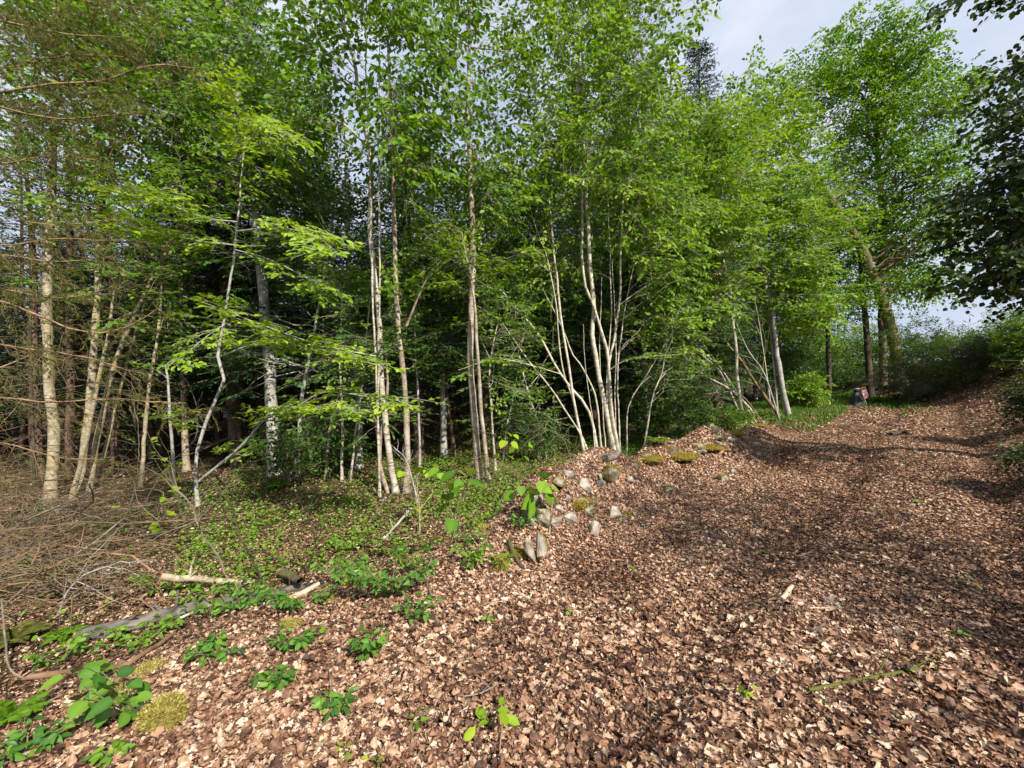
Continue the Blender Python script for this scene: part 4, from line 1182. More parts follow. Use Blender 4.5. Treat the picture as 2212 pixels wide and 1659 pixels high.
stone('angular grey white stone jutting from the leaves on top of the bank', 1264, 1048, 42, 26, 1)
stone('rounded mossy boulder with golden cap on the bank in front of the pale clump', 1322, 1024, 54, 34, 2, moss=.85)
stone('small pale stone just beside the golden mossy boulder', 1360, 1036, 22, 18, 3)
stone('flat grey block on the bank crest nearest the shade of the wood', 1229, 1026, 32, 20, 4)
stone('pale stone with a mossy edge below the flat grey block', 1206, 1043, 38, 24, 5, moss=.4)
stone('small grey stone between the angular white stone and the golden boulder', 1297, 1036, 18, 18, 6)
stone('low stone with an orange moss cap on the slope under the angular stone', 1254, 1082, 40, 20, 7, moss=.9)
stone('small bright white stone beside the orange capped stone', 1283, 1078, 14, 18, 8)
stone('pale stone half buried under the linden seedling leaves', 1160, 1075, 34, 24, 9)
stone('small pale stone beneath the linden seedling, towards the track', 1207, 1098, 24, 18, 10)
stone('squarish stone with a bright green moss top on the front of the bank', 1174, 1118, 44, 38, 11, moss=.5, mosscol='moss_green')
stone('tall tapering stone standing on the bank face with mossy sunlit edge', 1172, 1192, 36, 60, 12, moss=.45, tilt=.25, sink=.1)
stone('moss furred stone leaning against the tall tapering stone', 1146, 1198, 26, 52, 13, moss=.8, tilt=.2, sink=.1)
stone('grey stone showing through leaves low on the track side of the bank', 1284, 1140, 30, 34, 14)
stone('shaded grey stone under a crumbling edge of the bank', 1330, 1105, 30, 30, 15)
stone('pale pointed stone among leaves right of the orange capped stone', 1226, 1074, 18, 14, 16)
stone('golden moss topped stone in the row far along the bank', 1404, 984, 40, 16, 17, moss=.9)
stone('second golden moss topped stone farther along the row', 1452, 975, 36, 14, 18, moss=.9)
stone('third golden moss stone in the row, widest and brightest', 1508, 968, 40, 14, 19, moss=1)
stone('small stone with yellow moss by the foot of the leaning poles', 1617, 917, 24, 9, 20, moss=1)
stone('little yellow mossed stone close to the wavy pale stem', 1646, 913, 20, 8, 21, moss=1)
stone('mossy stone peeping out beyond the third golden stone', 1556, 944, 30, 10, 22, moss=.8)
stone('grey stone near the golden row with bare top', 1478, 990, 24, 12, 23)
g5 = np.random.default_rng(77)
for k in range(34):
    s_k = g5.uniform(2.9, 9.5); t_k = -2.75 + g5.normal(0, .2) + (.25 if g5.random() < .3 else 0)
    x_k, y_k = xy(s_k, t_k)
    b_ = np.array((x_k, y_k, float(H(x_k, y_k))))
    rr_ = g5.uniform(.035, .10) * np.array((1.2, .9, .8)) * g5.uniform(.8, 1.2, 3)
    rt_ = thing('stone', 'small half buried stone among the many poking out of the crumbling leafy bank', 'stone', b_, 'small stones along the bank crest')
    v, f = rock(rr_, 200 + k)
    a_ = g5.uniform(0, 6.28); v = np.stack([v[:, 0] * math.cos(a_) - v[:, 1] * math.sin(a_), v[:, 0] * math.sin(a_) + v[:, 1] * math.cos(a_), v[:, 2]], -1)
    c_ = b_ + (0, 0, rr_[2] * .25)
    g = Geo(); g.add(v + c_, tris=f, smooth=False); g.build('rock', M['stone'], rt_)
    if k % 2:
        tri = v[f].mean(1); nn = unit(np.cross(v[f[:, 1]] - v[f[:, 0]], v[f[:, 2]] - v[f[:, 0]]))
        ok = np.where(nn[:, 2] + .3 * np.sin(tri[:, 0] * 40 + k) > .45)[0]
        if len(ok):
            moss_fur(rt_, tri[ok] + c_, nn[ok], 1300, .011, 'moss_gold' if k % 4 == 1 else 'moss_green')

moss_mound('big pale yellow moss cushion in the near corner beside broad green leaves', 355, 1532, 84, 84, 31, 6500, blade=.015)
moss_mound('orange tinted moss tuft at the end of the brown broken stick', 318, 1440, 54, 28, 32)
moss_mound('golden moss tuft next to a whitish stone under brambles', 773, 1246, 38, 34, 33)
moss_mound('hanging golden moss tuft on the bank face before the leaning stones', 1082, 1210, 40, 44, 34)
moss_mound('low moss patch beneath the broad green leaves', 225, 1505, 80, 36, 35)
moss_mound('yellow green moss tuft beside the orange cut stick', 712, 1292, 30, 22, 36)
moss_mound('moss tuft in leaves above the near bramble', 632, 1345, 36, 24, 37)
moss_mound('small orange moss tuft on the slope between bramble and stones', 1040, 1140, 30, 20, 38)

moss_mound('golden moss mat on the crest just past the golden mossy boulder', 1400, 990, 60, 18, 41, 2600, 'moss_gold')

moss_mound('bright golden moss mat halfway along the crest row', 1465, 980, 66, 18, 42, 2600, 'moss_gold')

moss_mound('largest golden moss mat where the crest row ends', 1525, 966, 64, 18, 43, 2600, 'moss_gold')

moss_mound('small golden moss mat near the foot of the wavy pale stem', 1625, 918, 44, 12, 44, 2600, 'moss_gold')

moss_mound('thin golden moss mat just before the foot of the leaning poles', 1580, 934, 46, 12, 45, 2600, 'moss_gold')

moss_mound('orange moss mat on the slope between white stones', 1245, 1092, 40, 16, 46, 2600, 'moss_gold')

moss_mound('ochre moss mat below the squarish mossy stone', 1120, 1190, 36, 24, 47, 2600, 'moss_gold')

# ------------------------------------------------------------------ logs, cut poles, sticks
def stick(name, label, pts, r0, r1, mat, cut=None, lift=0.0, nsub=0, k=8, cat='stick', world=False, rough=.06, group=None):
    if not world:
        w = []
        for p in pts:
            b = B(p[0], p[1]); b[2] += (p[2] if len(p) > 2 else 0) + lift; w.append(b)
        pts = w
    base = pts[0]
    p = smooth_path(pts, .07)
    n = len(p)
    p = p + rng.normal(0, r0 * .12, p.shape)
    rr = np.linspace(r0, r1, n) * (1 + rng.normal(0, rough, n))
    g = Geo(); g.tube(p, rr, k, cap=cut is None, rough=.10 if r0 > .03 else .05)
    for _ in range(nsub):
        a = rng.integers(2, n - 1); dv = unit(rng.normal(0, 1, 3) + (0, 0, .6)) ; ln = rng.uniform(.06, .25)
        g.tube([p[a], p[a] + dv * ln * .5, p[a] + dv * ln + rng.normal(0, .03, 3)], [r1 * .6, r1 * .4, r1 * .2], 5)
    if cut is None:
        return tag(g.build(name, M[mat], None, base), label, cat, group)
    root = thing(name, label, cat, base, group)
    g.build('bark', M[mat], root)
    g = Geo()
    for e, q_ in ((0, 1), (n - 1, n - 2)):
        if e == 0 or cut == 2:
            t_ = unit(p[e] - p[q_])
            g.tube([p[e] - t_ * .01, p[e] + t_ * .002], [rr[e] * .97, rr[e] * .93], 12, cap=True)
    g.build('cut_end', M['cut'], root)
    return root

LGR = 'logs and sticks by the bank'
stick('fallen_log', 'thick grey mossy log lying under brambles along the near bank', [(165, 1392), (330, 1352), (470, 1312), (570, 1296), (640, 1282), (692, 1270)], .060, .034, 'log', 1, .035, 5, 14, 'log', group=LGR)
stick('cut_pole', 'whitish cut pole with an orange sawn end lying across the brush', [P(348, 1246, 3.75), P(430, 1252, 3.92), P(520, 1257, 4.1), P(604, 1260, 4.28)], .029, .022, 'lichen', 1, 0, 2, 12, 'log', world=True, group=LGR)
stick('cut_pole', 'short mossy log piece with a small sawn end beside the whitish pole', [(606, 1262), (630, 1270), (650, 1282)], .038, .030, 'log', 1, .10, 0, 12, 'log', group=LGR)
stick('cut_pole', 'peeled pinkish stick with a bright orange cut end poking up from the brambles', [P(578, 1318, 3.25), P(620, 1298, 3.36), P(655, 1280, 3.46), P(690, 1262, 3.56)], .030, .017, 'pale_wood', 1, 0, 0, 10, 'log', world=True, group=LGR)
stick('broken_stick', 'brown broken stick with a pale split tip near the broad green leaves', [(262, 1455), (300, 1432), (340, 1405), (376, 1380)], .016, .013, 'twig', None, .03, 1, group=LGR)
stick('broken_stick', 'short whitish stick lying among the ivy below the grey log', [(386, 1356), (420, 1338), (468, 1316)], .011, .008, 'birch', None, .05, 0, group=LGR)
stick('broken_stick', 'bleached grey branch stub leaning out of the leaves above the brambles', [(828, 1172), (850, 1158, .05), (890, 1128, .16)], .020, .013, 'smooth', None, .02, 2, group=LGR)
stick('broken_stick', 'long brown stick running along the lower edge of the brambles to the corner', [(60, 1478), (140, 1464), (210, 1455), (262, 1452)], .020, .015, 'twig', None, .03, 2, group=LGR)
stick('broken_stick', 'forked pale dead branch at the picture edge above the corner ferns', [(8, 1370, .25), (14, 1430, .1), (22, 1462, .02), (55, 1478, .0)], .007, .005, 'grey_twig', None, .02, 2, group=LGR)
stick('broken_stick', 'grey log stub resting at the foot of the pale clump', [(1306, 1002), (1325, 996), (1336, 992)], .055, .05, 'log', None, .05, 0, 12, group=LGR)
stick('broken_stick', 'thin bent pale root hanging down the bank above the bare leaves', [(930, 1180, .02), (932, 1220, .02), (920, 1260, .02), (938, 1310, .0)], .009, .005, 'grey_twig', None, .02, 1, group=LGR)
stick('broken_stick', 'dark weathered stub sticking out of the bank left of the leaning stones', [(1100, 1185, .05), (1112, 1215, .03), (1130, 1240, .0)], .022, .014, 'dark', None, .02, 0, group=LGR)
stick('broken_stick', 'curved brown dead root lying above the leaning stones', [(1160, 1040, .12), (1110, 1055, .14), (1075, 1110, .06), (1060, 1150, .02)], .007, .004, 'grey_twig', None, .02, 2, group=LGR)
TGR = 'sticks lying on the track'
stick('fallen_stick', 'green mossy twig lying across the near leaves of the track', [(1748, 1508), (1830, 1490), (1930, 1472), (2024, 1450)], .010, .006, 'moss_green', None, .025, 6, group=TGR)
stick('fallen_stick', 'short thick pale stick lying alone in the middle of the track', [(1690, 1302), (1700, 1288), (1712, 1276)], .016, .014, 'pale_wood', None, .02, 0, group=TGR)
stick('fallen_stick', 'short grey stick pressed among the leaves of the track', [(1780, 1300), (1796, 1308), (1815, 1318)], .014, .011, 'smooth', None, .014, 0, group=TGR)
stick('fallen_stick', 'thin straw coloured stick beside the short grey stick', [(1750, 1325), (1775, 1322), (1796, 1321)], .006, .005, 'pale_wood', None, .02, 0, group=TGR)
stick('fallen_stick', 'thin forked twig lying in the near leaves towards the bottom', [(1385, 1600), (1400, 1560), (1398, 1520), (1380, 1480)], .006, .003, 'grey_twig', None, .02, 3, group=TGR)
stick('fallen_stick', 'long thin pale twig lying on the leaves beyond the leafy sprout', [(1000, 1520), (1040, 1510), (1080, 1490)], .004, .003, 'grey_twig', None, .03, 2, group=TGR)
stick('fallen_stick', 'upright dry twig stuck in the leaves before the sprout', [(1080, 1640), (1086, 1600, .03), (1094, 1540, .05)], .004, .003, 'twig', None, .02, 1, group=TGR)
stick('fallen_stick', 'dry twig standing in leaves among the lone green seedlings', [(712, 1568), (716, 1530, .04), (722, 1480, .09)], .004, .003, 'grey_twig', None, .02, 1, group=TGR)
stick('fallen_stick', 'crooked thin root trailing on the far shaded side of the track', [(2010, 1330), (2022, 1310), (2015, 1290), (1990, 1280)], .005, .003, 'grey_twig', None, .015, 2, group=TGR)
stick('fallen_stick', 'dark rotten branch lump lying on the track before the sign', [(1926, 944), (1945, 939), (1962, 941)], .06, .035, 'dark', None, .05, 3, group=TGR)
b = B(921, 1345); g = Geo(); v, f = lump(b + (0, 0, .01), (.075, .065, .035), 77, 4, .15); g.add(v, tris=f)
tag(g.build('soil_clod', M['soil'], None, b), 'round dark clod of bare soil on the leaf slope below the brambles', 'soil clod')

# dead upright branches in the brush
DGR = 'dead branches standing in the brush'
for lab, pix, r0, bk in (
    ('dead grey branch curving up out of the brush in front of the sapling foot', [(500, 1268), (470, 1200), (440, 1160), (412, 1090), (385, 1060), (368, 1000)], .017, 'grey_twig'),
    ('dark dead branch leaning away from the sapling foot above the whitish pole', [(580, 1275), (540, 1200), (515, 1150), (500, 1090), (470, 1060)], .018, 'dark'),
    ('crooked dark dead twig standing alone near the end of the whitish pole', [(640, 1272), (672, 1210), (680, 1160), (665, 1120), (668, 1080)], .012, 'dark'),
    ('long grey green dead shoot arching up through the brown brush', [(255, 1150), (290, 1060), (300, 960), (290, 880), (270, 820)], .014, 'grey_twig'),
    ('bent grey dead shoot rising behind the brush towards the sapling', [(300, 1100), (360, 1010), (420, 950), (425, 880), (400, 820), (350, 790)], .013, 'grey_twig'),
    ('pale dead branch lying over the brush from the corner towards the birches', [(120, 1340), (150, 1270), (220, 1225), (300, 1212)], .014, 'smooth'),
    ('forked pale branch lying over the ground cover by the spotted birch foot', [(790, 1140), (830, 1085), (880, 1050), (925, 1020)], .010, 'grey_twig'),
    ('thin reddish bramble cane arching over the brush', [(200, 1330), (260, 1250), (330, 1180), (420, 1230)], .006, 'twig'),
    ('reddish dead cane arching behind the sawn whitish pole', [(460, 1330), (470, 1240), (560, 1170), (650, 1190)], .006, 'twig'),
    ('broken bleached snag with pointed tip just before the brown birch foot', [(905, 1090), (880, 1000), (866, 980), (850, 966)], .022, 'smooth'),
    ('short broken reddish stump of a sapling before the birch pair', [(905, 1150), (906, 1100), (903, 1075)], .018, 'pale_wood'),
    ('long dry twig slanting over the green floor to the linden seedling', [(1180, 1060), (1130, 1030), (1090, 1005), (1040, 985)], .008, 'twig'),
    ('dry arched twig looping in front of the grey brown birches', [(985, 1120), (1000, 1060), (1040, 1030), (1090, 1034)], .006, 'grey_twig'),
    ('bare arching twig standing in shade at the foot of the pale clump', [(1240, 1030), (1232, 985), (1210, 940), (1165, 925)], .008, 'grey_twig')):
    b = B(*pix[0]); k = len(pix)
    pts = smooth_path([b - (0, 0, .05)] + [P(x, y, b[1] - .05 * a) for a, (x, y) in enumerate(pix[1:], 1)], .08)
    pts[:, 2] = np.maximum(pts[:, 2], H(pts[:, 0], pts[:, 1]) + .01)
    g = Geo(); r0 *= .72
    g.tube(pts + rng.normal(0, .005, pts.shape), np.linspace(r0, r0 * .3, len(pts)), 6)
    for _ in range(12):
        a = rng.integers(2, len(pts)); dv = unit(unit(pts[a] - pts[a - 1]) + rng.normal(0, .7, 3)); ln = rng.uniform(.1, .5)
        g.tube(bez(pts[a], pts[a] + dv * ln * .5, pts[a] + dv * ln + rng.normal(0, .06, 3), 5), np.linspace(r0 * .35, .0015, 5), 4)
    tag(g.build('dead_branch', M[bk], None, b), lab, 'dead branch', DGR)

# the heap of cut brushwood
g = Geo()
bc = B(200, 1200)
nb = 0
for _ in range(9000):
    x, y = rng.uniform(-160, 640), rng.uniform(1010, 1345)
    if (x > 290 and 1215 < y < 1300) or y > 1345 - max(0, x - 150) * .22 + rng.normal(0, 15) or x > 290 + rng.normal(0, 90):
        continue
    b = B(x, y)
    lift = abs(rng.normal(0, .26)) * (1 if x < 330 else .5)
    a = rng.normal(.35, .8) + (math.pi if rng.random() < .5 else 0)
    dv = unit(np.array((math.cos(a), math.sin(a), rng.normal(.08, .28))))
    ln = rng.uniform(.2, 1.3)
    c = b + (0, 0, lift + .02)
    r = rng.uniform(.0018, .006) if rng.random() < .82 else rng.uniform(.005, .012)
    pts = bez(c - dv * ln / 2, c + rng.normal(0, .24, 3) * ln, c + dv * ln / 2, 6, .02)
    pts[:, 2] = np.maximum(pts[:, 2], H(pts[:, 0], pts[:, 1]) + .01)
    mi = 0 if rng.random() < .3 else (1 if rng.random() < .8 else 2)
    g.tube(pts, np.linspace(r, r * .4, 6), 4, mat=mi)
    if rng.random() < .6:
        for q in range(2):
            e = pts[rng.integers(1, 5)]; d2 = unit(dv + rng.normal(0, .6, 3)); l2 = ln * .35
            g.tube([e, e + d2 * l2 * .5, e + d2 * l2 + rng.normal(0, .03, 3)], [r * .6, r * .45, r * .25], 3, mat=mi)
    if nb % 18 == 0:
        a2 = rng.uniform(0, 6.28); d3 = unit(np.array((math.cos(a2), math.sin(a2), rng.normal(.15, .25)))); l3 = rng.uniform(.8, 2.0); c3 = c + (0, 0, .12)
        p3 = bez(c3 - d3 * l3 / 2, c3 + rng.normal(0, .12, 3), c3 + d3 * l3 / 2, 9, .02); p3[:, 2] = np.maximum(p3[:, 2], H(p3[:, 0], p3[:, 1]) + .02)
        r3 = rng.uniform(.005, .011); g.tube(p3, np.linspace(r3, r3 * .4, 9), 6, mat=int(rng.integers(1, 3)), rough=.06)
        for _ in range(5):
            e = p3[rng.integers(2, 9)]; d4 = unit(d3 + rng.normal(0, .7, 3)); l4 = rng.uniform(.2, .7)
            g.tube(bez(e, e + d4 * l4 * .5 + rng.normal(0, .04, 3), e + d4 * l4, 5), np.linspace(r3 * .4, .0015, 5), 4, mat=2)
    nb += 1
    if nb > 900:
        break
o = g.build('brushwood', [M['twig'], M['dry_twig'], M['grey_twig']], None, bc)
o['kind'] = 'stuff'

# ------------------------------------------------------------------ herbs
def leafy(name, label, cat, x, y, hpx, spread, n, size, mat, tmpl=HEART, group=None, stems=3, droop=.25, base=None, flat=.35):
    b = B(x, y) if base is None else base
    d = b[1]; hh = hpx * d / FPX; w = spread * d / FPX
    root = thing(name, label, cat, b, group)
    sg, lg = Geo(), Geo()
    for k in range(stems):
        a = rng.uniform(0, 6.28); tip = b + np.array((math.cos(a) * w * .5, math.sin(a) * w * .35, hh * rng.uniform(.75, 1.05)))
        p = bez(b - (0, 0, .02), (b + tip) / 2 + (0, 0, hh * .25), tip, 8, .02)
        sg.tube(p, np.linspace(.0035 + .003 * hh, .0014, 8), 5)
        m = max(2, n // stems)
        i_ = (rng.random(m) ** .7 * 5 + 2).astype(int)
        i_[0] = 7
        az = np.arange(m) * 2.4 + rng.uniform(0, 6.28)
        dv = np.stack([np.cos(az), np.sin(az), rng.normal(.15, .2, m)], -1)
        pl = size * rng.uniform(.3, .8, m)
        pos = p[i_] + dv * pl[:, None]
        for q in range(m):
            sg.tube([p[i_[q]], pos[q]], [.0015, .001], 3)
        al = dv.copy(); al[:, 2] -= droop + rng.random(m) * .3
        nm = np.array((.12, -.2, 1.0)) + rng.normal(0, flat, (m, 3))
        lg.leaves(pos, al, nm, size * rng.uniform(.65, 1.15, m), np.clip(rng.normal(.55, .22, m), 0, 1), tmpl)
    sg.build('stem', M['stem'], root); lg.build('foliage', mat, root)
    return root

leafy('linden_seedling', 'linden seedling with broad heart shaped leaves beside the big pale moss cushion', 'seedling', 300, 1560, 105, 190, 34, .085, M['bramble'], group='seedlings with broad leaves', stems=7, flat=.6)
leafy('linden_seedling', 'broad single leaves held up behind the big moss cushion on a long stalk', 'seedling', 205, 1492, 55, 70, 5, .105, M['herb'], group='seedlings with broad leaves', stems=2)
leafy('linden_seedling', 'linden seedling with drooping sunlit leaves standing in the middle of the stony bank', 'seedling', 1152, 1135, 95, 75, 15, .15, M['herb'], group='seedlings with broad leaves', stems=4, droop=.8)
leafy('linden_seedling', 'tall thin seedling with several heart leaves in front of the green floor', 'seedling', 985, 1180, 190, 110, 18, .13, M['herb'], group='seedlings with broad leaves', stems=4, droop=.6)
leafy('linden_seedling', 'tall yellow tipped seedling standing against the black gap', 'seedling', 1085, 1060, 125, 60, 11, .15, M['lime'], group='seedlings with broad leaves', stems=3, droop=.6)
leafy('linden_seedling', 'seedling with drooping leaves between the black gap and the bank crest', 'seedling', 1135, 1040, 90, 40, 8, .15, M['herb'], group='seedlings with broad leaves', stems=2, droop=.8)
leafy('linden_seedling', 'thin seedling with a yellowish top leaf before the brown birch foot', 'seedling', 905, 1150, 150, 50, 9, .12, M['lime'], group='seedlings with broad leaves', stems=2, droop=.5)
leafy('linden_seedling', 'lime green seedling with scattered leaves above the brown brush', 'seedling', 330, 1180, 120, 110, 14, .11, M['lime'], group='seedlings with broad leaves', stems=4)
leafy('linden_seedling', 'lime green shoot with loose leaves hanging before the beech sapling stem', 'seedling', 400, 1130, 180, 120, 16, .10, M['lime'], group='seedlings with broad leaves', stems=4)
leafy('sprout', 'single bright green leafy sprout standing in the bare leaves at the bottom', 'sprout', 1064, 1580, 50, 34, 9, .075, M['lime'], LEAF6, 'small sprouts in the leaf litter', 2, .1)
for lab, x, y, h_, w_, n_ in (
    ('pair of tiny green sprouts left of the bright leafy sprout', 902, 1568, 20, 36, 8), ('small dusky sprout halfway between brambles and leafy sprout', 1052, 1352, 24, 26, 8),
    ('tiny sprout in the open leaves right of the dusky sprout', 1232, 1335, 14, 16, 5), ('small green sprout by the near stony slope', 1380, 1250, 12, 26, 7),
    ('flat green rosette on the track near the short pale stick', 1655, 1196, 10, 22, 7), ('low green sprig on the far track before the fern', 1770, 1088, 9, 30, 8), ('green sprig on the shaded track side', 1980, 1088, 10, 36, 10),
    ('yellow reddish sprout in the near track leaves', 1600, 1520, 26, 30, 6), ('green seedling leaves pressed in the corner track leaves', 1785, 1525, 14, 30, 6), ('dark green leaves near the twiggy corner bush', 2050, 1380, 16, 36, 7), ('green leaf pair far right of the long mossy twig', 2090, 1270, 14, 26, 5),
    ('tiny green shoot near the dry standing twig', 735, 1640, 18, 26, 6), ('little green sprout at the very bottom left of centre', 820, 1655, 20, 24, 6)):
    leafy('sprout', lab, 'sprout', x, y, h_, w_, n_, .036, M['herb'] if n_ != 6 else M['lime'], OVAL, 'small sprouts in the leaf litter', 2, .05)
BG = 'brambles and ivy along the bank'
for lab, x, y, h_, w_, n_, mt in (
    ('dark green bramble mound spilling down the bank over a mossy tuft', 845, 1290, 75, 215, 130, 'bramble'), ('bright leaved bramble spray at the top of the same mound', 890, 1240, 55, 90, 36, 'herb'),
    ('bramble trailing over the grey log beside the orange cut stick', 650, 1315, 42, 150, 70, 'bramble'), ('ivy and bramble leaves along the middle of the grey log', 500, 1322, 40, 190, 110, 'bramble'),
    ('low bramble with purplish leaves on the leaf slope below the log', 640, 1400, 40, 110, 46, 'bramble'), ('bramble leaves under the near end of the grey log', 300, 1395, 36, 170, 60, 'herb'),
    ('bramble sprig hanging on the slope under the low bramble', 590, 1490, 36, 90, 30, 'bramble'), ('leafy sprig on the slope above the near dry twig', 735, 1540, 34, 80, 26, 'bramble'),
    ('tangled bramble along the crest between log end and dark bramble mound', 745, 1265, 46, 130, 70, 'bramble'), ('bright bramble shoots coming up through the brown brush', 110, 1255, 60, 130, 30, 'herb'), ('small green shoots in the brush before the twin stemmed birch', 240, 1180, 60, 110, 22, 'herb'),
    ('loose bramble shoots where the brush meets the whitish pole', 350, 1285, 50, 120, 34, 'herb'), ('bramble leaves in the brush under the tan birch', 60, 1150, 60, 110, 18, 'bramble'), ('trailing bramble down the slope under the dark bramble mound', 905, 1345, 40, 80, 30, 'bramble'), ('ivy sprig at the middle of the bank face', 1020, 1235, 60, 80, 40, 'herb'), ('small bramble on the bank just above the ivy sprig', 1015, 1190, 34, 50, 20, 'bramble'),
    ('ivy tuft hanging by the golden moss on the bank', 1085, 1235, 26, 46, 20, 'herb'), ('ivy leaves climbing over the squarish mossy stone', 1125, 1150, 40, 50, 24, 'bramble'),
    ('trailing green sprig down the leaf slope left of the dark clod', 800, 1430, 60, 60, 34, 'bramble'), ('bramble leaves in the very bottom corner', 60, 1640, 50, 150, 40, 'bramble'),
    ('bramble spray beside the corner ferns', 130, 1440, 50, 130, 34, 'herb'), ('green sprig at the lower slope near the bottom corner leaves', 250, 1640, 26, 50, 14, 'herb'),
    ('low green leaves by the wet bank toe right of the corner moss', 480, 1420, 34, 130, 40, 'bramble'), ('bramble clump on the floor before the bleached branch stub', 760, 1190, 34, 120, 50, 'herb')):
    leafy('bramble', lab, 'bramble', x, y, h_, w_, int(n_ * 2.1), .046, M[mt], OVAL, BG, max(5, n_ // 6), .2, flat=.6)

def fern(label, x, y, size, n, base=None, mat='herb', lean=.0):
    b = B(x, y) if base is None else base
    root = thing('fern', label, 'fern', b, 'ferns')
    for k in range(n):
        a = k * 6.283 / n + rng.normal(0, .25); d = np.array((math.cos(a), math.sin(a), 0))
        ln = size * rng.uniform(.75, 1.1)
        p = bez(b, b + d * ln * .35 + (0, 0, ln * .6), b + d * ln * .95 + (0, 0, ln * (.25 + rng.random() * .2)), 12, .008)
        g = Geo(); g.tube(p, np.linspace(.004, .001, 12) * (size / .6), 4)
        m = 26
        u = np.linspace(.14, .99, m); i_ = np.clip((u * 11).astype(int), 0, 10); pp = p[i_] + (p[i_ + 1] - p[i_]) * (u * 11 - i_)[:, None]
        tg_ = unit(p[i_ + 1] - p[i_]); sd = unit(np.cross(tg_, (0, 0, 1.0)))
        L_ = ln * .24 * np.sin(np.pi * np.clip(u * .92 + .08, 0, 1)) ** .8 + .01
        narrow = (LEAF6[0] * np.array((.62, 1, 1)), LEAF6[1])
        for s in (1, -1):
            g.leaves(pp, sd * s + tg_ * .35 - (0, 0, .1), np.broadcast_to(np.array((0, 0, 1.0)), pp.shape) + rng.normal(0, .1, pp.shape), L_, np.clip(rng.normal(.55, .12, m), 0, 1), narrow)
        g.build('frond', M[mat], root)
    return root
fern('fern with wide fronds at the foot of the bank just before the broom shrub', 1905, 872, .5, 9, mat='mid')
fern('fern tuft on the bank slope past the sign among darker leaves', 1935, 862, .45, 8, mat='deep')
fern('bright fern spreading on the wood edge past the pale clump', 1462, 952, .34, 9, mat='mid')
fern('small fern in shade between clump and bright fern', 1424, 962, .26, 8, mat='mid')
fern('fern lying low in the near corner of the picture', 25, 1570, .16, 8, mat='mid')
fern('long fern fronds drooping at the picture edge above the corner', 30, 1400, .24, 9, mat='olive')
fern('small green fern beneath the near end of the log', 140, 1385, .16, 8, mat='mid')
fern('fern at the foot of the green verge bush near the grey stem', 1745, 862, .6, 9, mat='lime')
fern('little fern in the green floor behind the seedlings', 600, 1060, .32, 8)
fern('fern on the green floor beside the brown birch foot', 950, 1040, .30, 8)

# ------------------------------------------------------------------ ground cover, verge grass
lg = Geo()
N = 210000
s = rng.uniform(-7, 22, N); t = -3.45 - rng.random(N) ** 1.4 * 8
x, y = xy(s, t)
pat = .5 + .5 * wob(x, y, 1.7) + .25 * wob(x, y, 5)
ok = (rng.random(N) < np.clip(pat * 2.1 - .55, .03, 1)) & (y > 2.2) & (np.abs(x / np.maximum(y, .1)) < 1.35) & (rng.random(N) < np.clip(1.3 - (-t - 3.4) / 9, .25, 1))
xx_, _yy = px_of(np.stack([x, y, H(x, y)], -1))
ok &= ~((xx_ < 380) & (rng.random(N) < .85))
ok &= rng.random(N) < .12 + .6 * sm(-3.5, -4.4, t)
ok &= ~((s < 2.2) & (t > -4.6))
x, y = x[ok], y[ok]; n = len(x)
hgt = rng.random(n) ** 2 * .16 + .015
pos = np.stack([x, y, H(x, y) + hgt], -1)
a = rng.uniform(0, 6.28, n)
lg.leaves(pos, np.stack([np.cos(a), np.sin(a), rng.normal(0, .2, n)], -1), np.array((.1, -.15, 1)) + rng.normal(0, .4, (n, 3)), rng.uniform(.02, .05, n), np.clip(.6 + .22 * wob(x, y, 2.3) + rng.normal(0, .18, n), 0, 1), ROUND6)
o = lg.build('ground_cover', M['herb']); o['kind'] = 'stuff'
print('cover', n)
lg = Geo()
N = 60000
s = rng.uniform(13, 36, N); t = rng.uniform(-7.5, .5, N)
x, y = xy(s, t)
edge = -2.9 - np.maximum(0, s - 20) * .3
ok = ((np.abs(t - edge) < .7) & (rng.random(N) < .8)) | ((s > 21.5 + .5 * wob(x, y, .9)) & (t < .2 - (s - 20) * .3) & (rng.random(N) < .8)) | ((np.abs(t + .4) < .4) & (s > 17) & (s < 22) & (rng.random(N) < .12))
x, y = x[ok], y[ok]; n = len(x)
a = rng.uniform(0, 6.28, n)
pos = np.stack([x, y, H(x, y) - .01], -1)
lg.leaves(pos, np.stack([.5 * np.cos(a), .5 * np.sin(a), np.ones(n)], -1), np.stack([np.sin(a), np.cos(a), .3 * np.ones(n)], -1), rng.uniform(.06, .20, n), np.clip(rng.normal(.45, .2, n), 0, 1), NEEDLE)
o = lg.build('grass', M['grass']); o['kind'] = 'stuff'

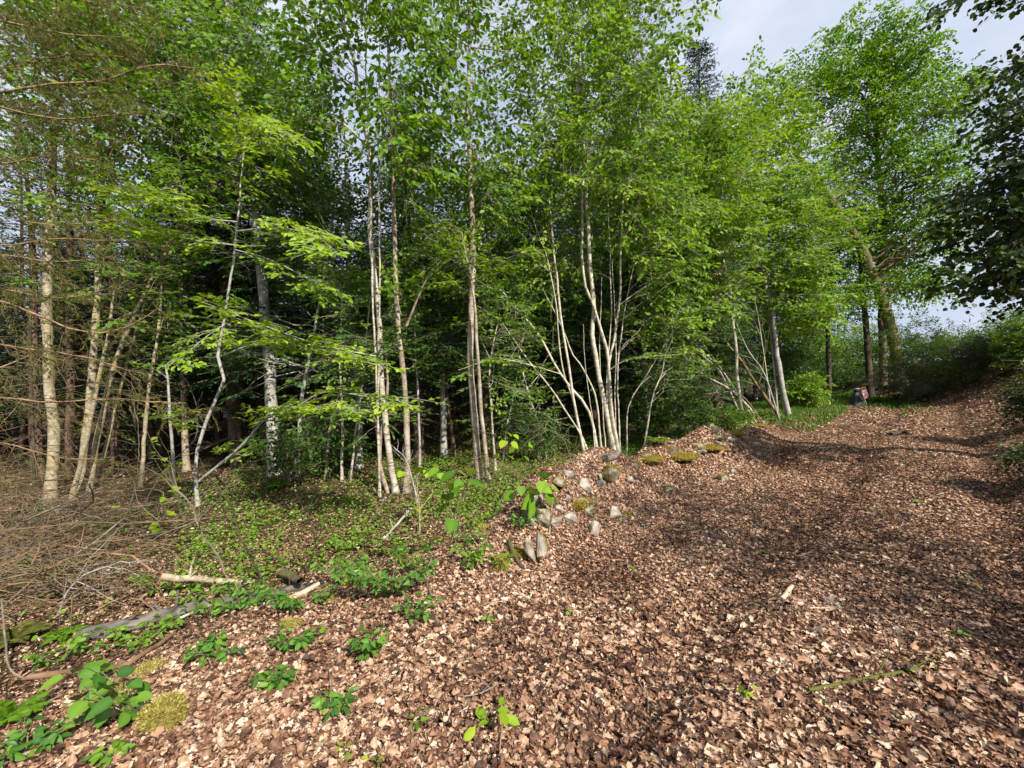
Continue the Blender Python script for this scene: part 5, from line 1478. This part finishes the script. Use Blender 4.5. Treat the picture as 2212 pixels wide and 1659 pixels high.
# ------------------------------------------------------------------ leaf litter
lg = Geo()
def scatter(N, r0, r1, dens):
    r = np.sqrt(rng.uniform(r0 ** 2, r1 ** 2, N)); th = rng.uniform(R(-64), R(64), N)
    x, y = r * np.sin(th), r * np.cos(th)
    s, t = st(x, y)
    left = -3.45 + .25 * wob(x, y, 1.1)
    p = np.clip((t - left) / .7 + 1, .33, 1) * np.where(t < -6.5, .5, 1)
    p = p * np.where(t > 3.5, .4, 1)
    far = -2.7 - np.maximum(0, s - 20) * .3
    p = p * np.where((s > 21.5) & (t < .2 - (s - 20) * .3), .06, 1)
    bare = wob(x + 9, y - 4, 1.9) + .5 * wob(x, y, 5.5)
    p = p * np.where(bare > .7, .3, 1)
    ok = rng.random(N) < p
    return x[ok], y[ok], s[ok], t[ok]
PAL = 0
def put(x, y, tmpls, smin, smax, tiltmax, stack, tone=None):
    n = len(x)
    grad = .03
    hx = (H(x + grad, y) - H(x - grad, y)) / (2 * grad); hy = (H(x, y + grad) - H(x, y - grad)) / (2 * grad)
    nrm = np.stack([-hx, -hy, np.ones(n)], -1)
    nm = nrm + rng.normal(0, 1, (n, 3)) * (rng.random(n) ** 1.5 * tiltmax)[:, None]
    nm[:, 2] = np.abs(nm[:, 2]) * np.where(rng.random(n) < .5, 1, 1)
    a = rng.uniform(0, 6.28, n)
    al = np.stack([np.cos(a), np.sin(a), np.zeros(n)], -1)
    al = al - nm * (np.sum(al * nm, 1) / np.sum(nm * nm, 1))[:, None]
    size = smin + (smax - smin) * rng.random(n) ** 1.7
    al = unit(al)
    pos = np.stack([x, y, H(x, y) + .004 + rng.random(n) * stack], -1) - al * (size * .5)[:, None]
    tint = np.clip(rng.beta(1.35, 1.35, n) + .12 * wob(x, y, 2.1), 0, 1)
    s, t = st(x, y)
    rut = np.exp(-((t + 1.0 + .1 * np.sin(s * .6)) / .25) ** 2) + .8 * np.exp(-((t - .45 + .1 * np.sin(s * .5)) / .25) ** 2)
    damp = np.clip(wob(x - 3, y + 7, 1.5) + .5 * wob(x, y, 6.0) - .35, 0, 1)
    tint = np.clip(tint - .24 * rut * rng.random(n) - .5 * damp, 0, 1)
    k = rng.integers(0, len(tmpls), n)
    for i_ in range(len(tmpls)):
        m = k == i_
        lg.leaves(pos[m], al[m], nm[m], size[m], tint[m], tmpls[i_])
x, y, s, t = scatter(46000, .7, 3.2, 0); print('lit0', len(x)); put(x, y, LIT, .022, .074, .85, .022)
x, y, s, t = scatter(150000, 3.2, 6.2, 0); print('lit1', len(x)); put(x, y, LIT, .018, .050, .8, .02)
x, y, s, t = scatter(400000, 6.2, 13, 0); print('lit2', len(x)); put(x, y, LIT_FAR, .020, .052, .8, .02)
x, y, s, t = scatter(200000, 13, 32, 0); print('lit3', len(x)); put(x, y, LIT_FAR, .04, .09, .9, .03)
x, y, s, t = scatter(150000, .7, 6.5, 0)      # crumbs and torn bits between the leaves
CR = [(np.array([(0, 0, 0), (.5, .2, .1), (.3, 1, 0), (-.4, .7, .15)]), np.array([(0, 1, 2, 3)])), (np.array([(0, 0, 0), (.12, .1, .05), (.1, 1, .05), (-.05, 1, 0)]), np.array([(0, 1, 2, 3)]))]
put(x, y, CR, .006, .028, 1.2, .022)
o = lg.build('leaf_litter', M['litter']); o['kind'] = 'stuff'
print('done, objects', len(bpy.data.objects), 'tris', sum(len(o.data.polygons) for o in bpy.data.objects if o.type == 'MESH'))
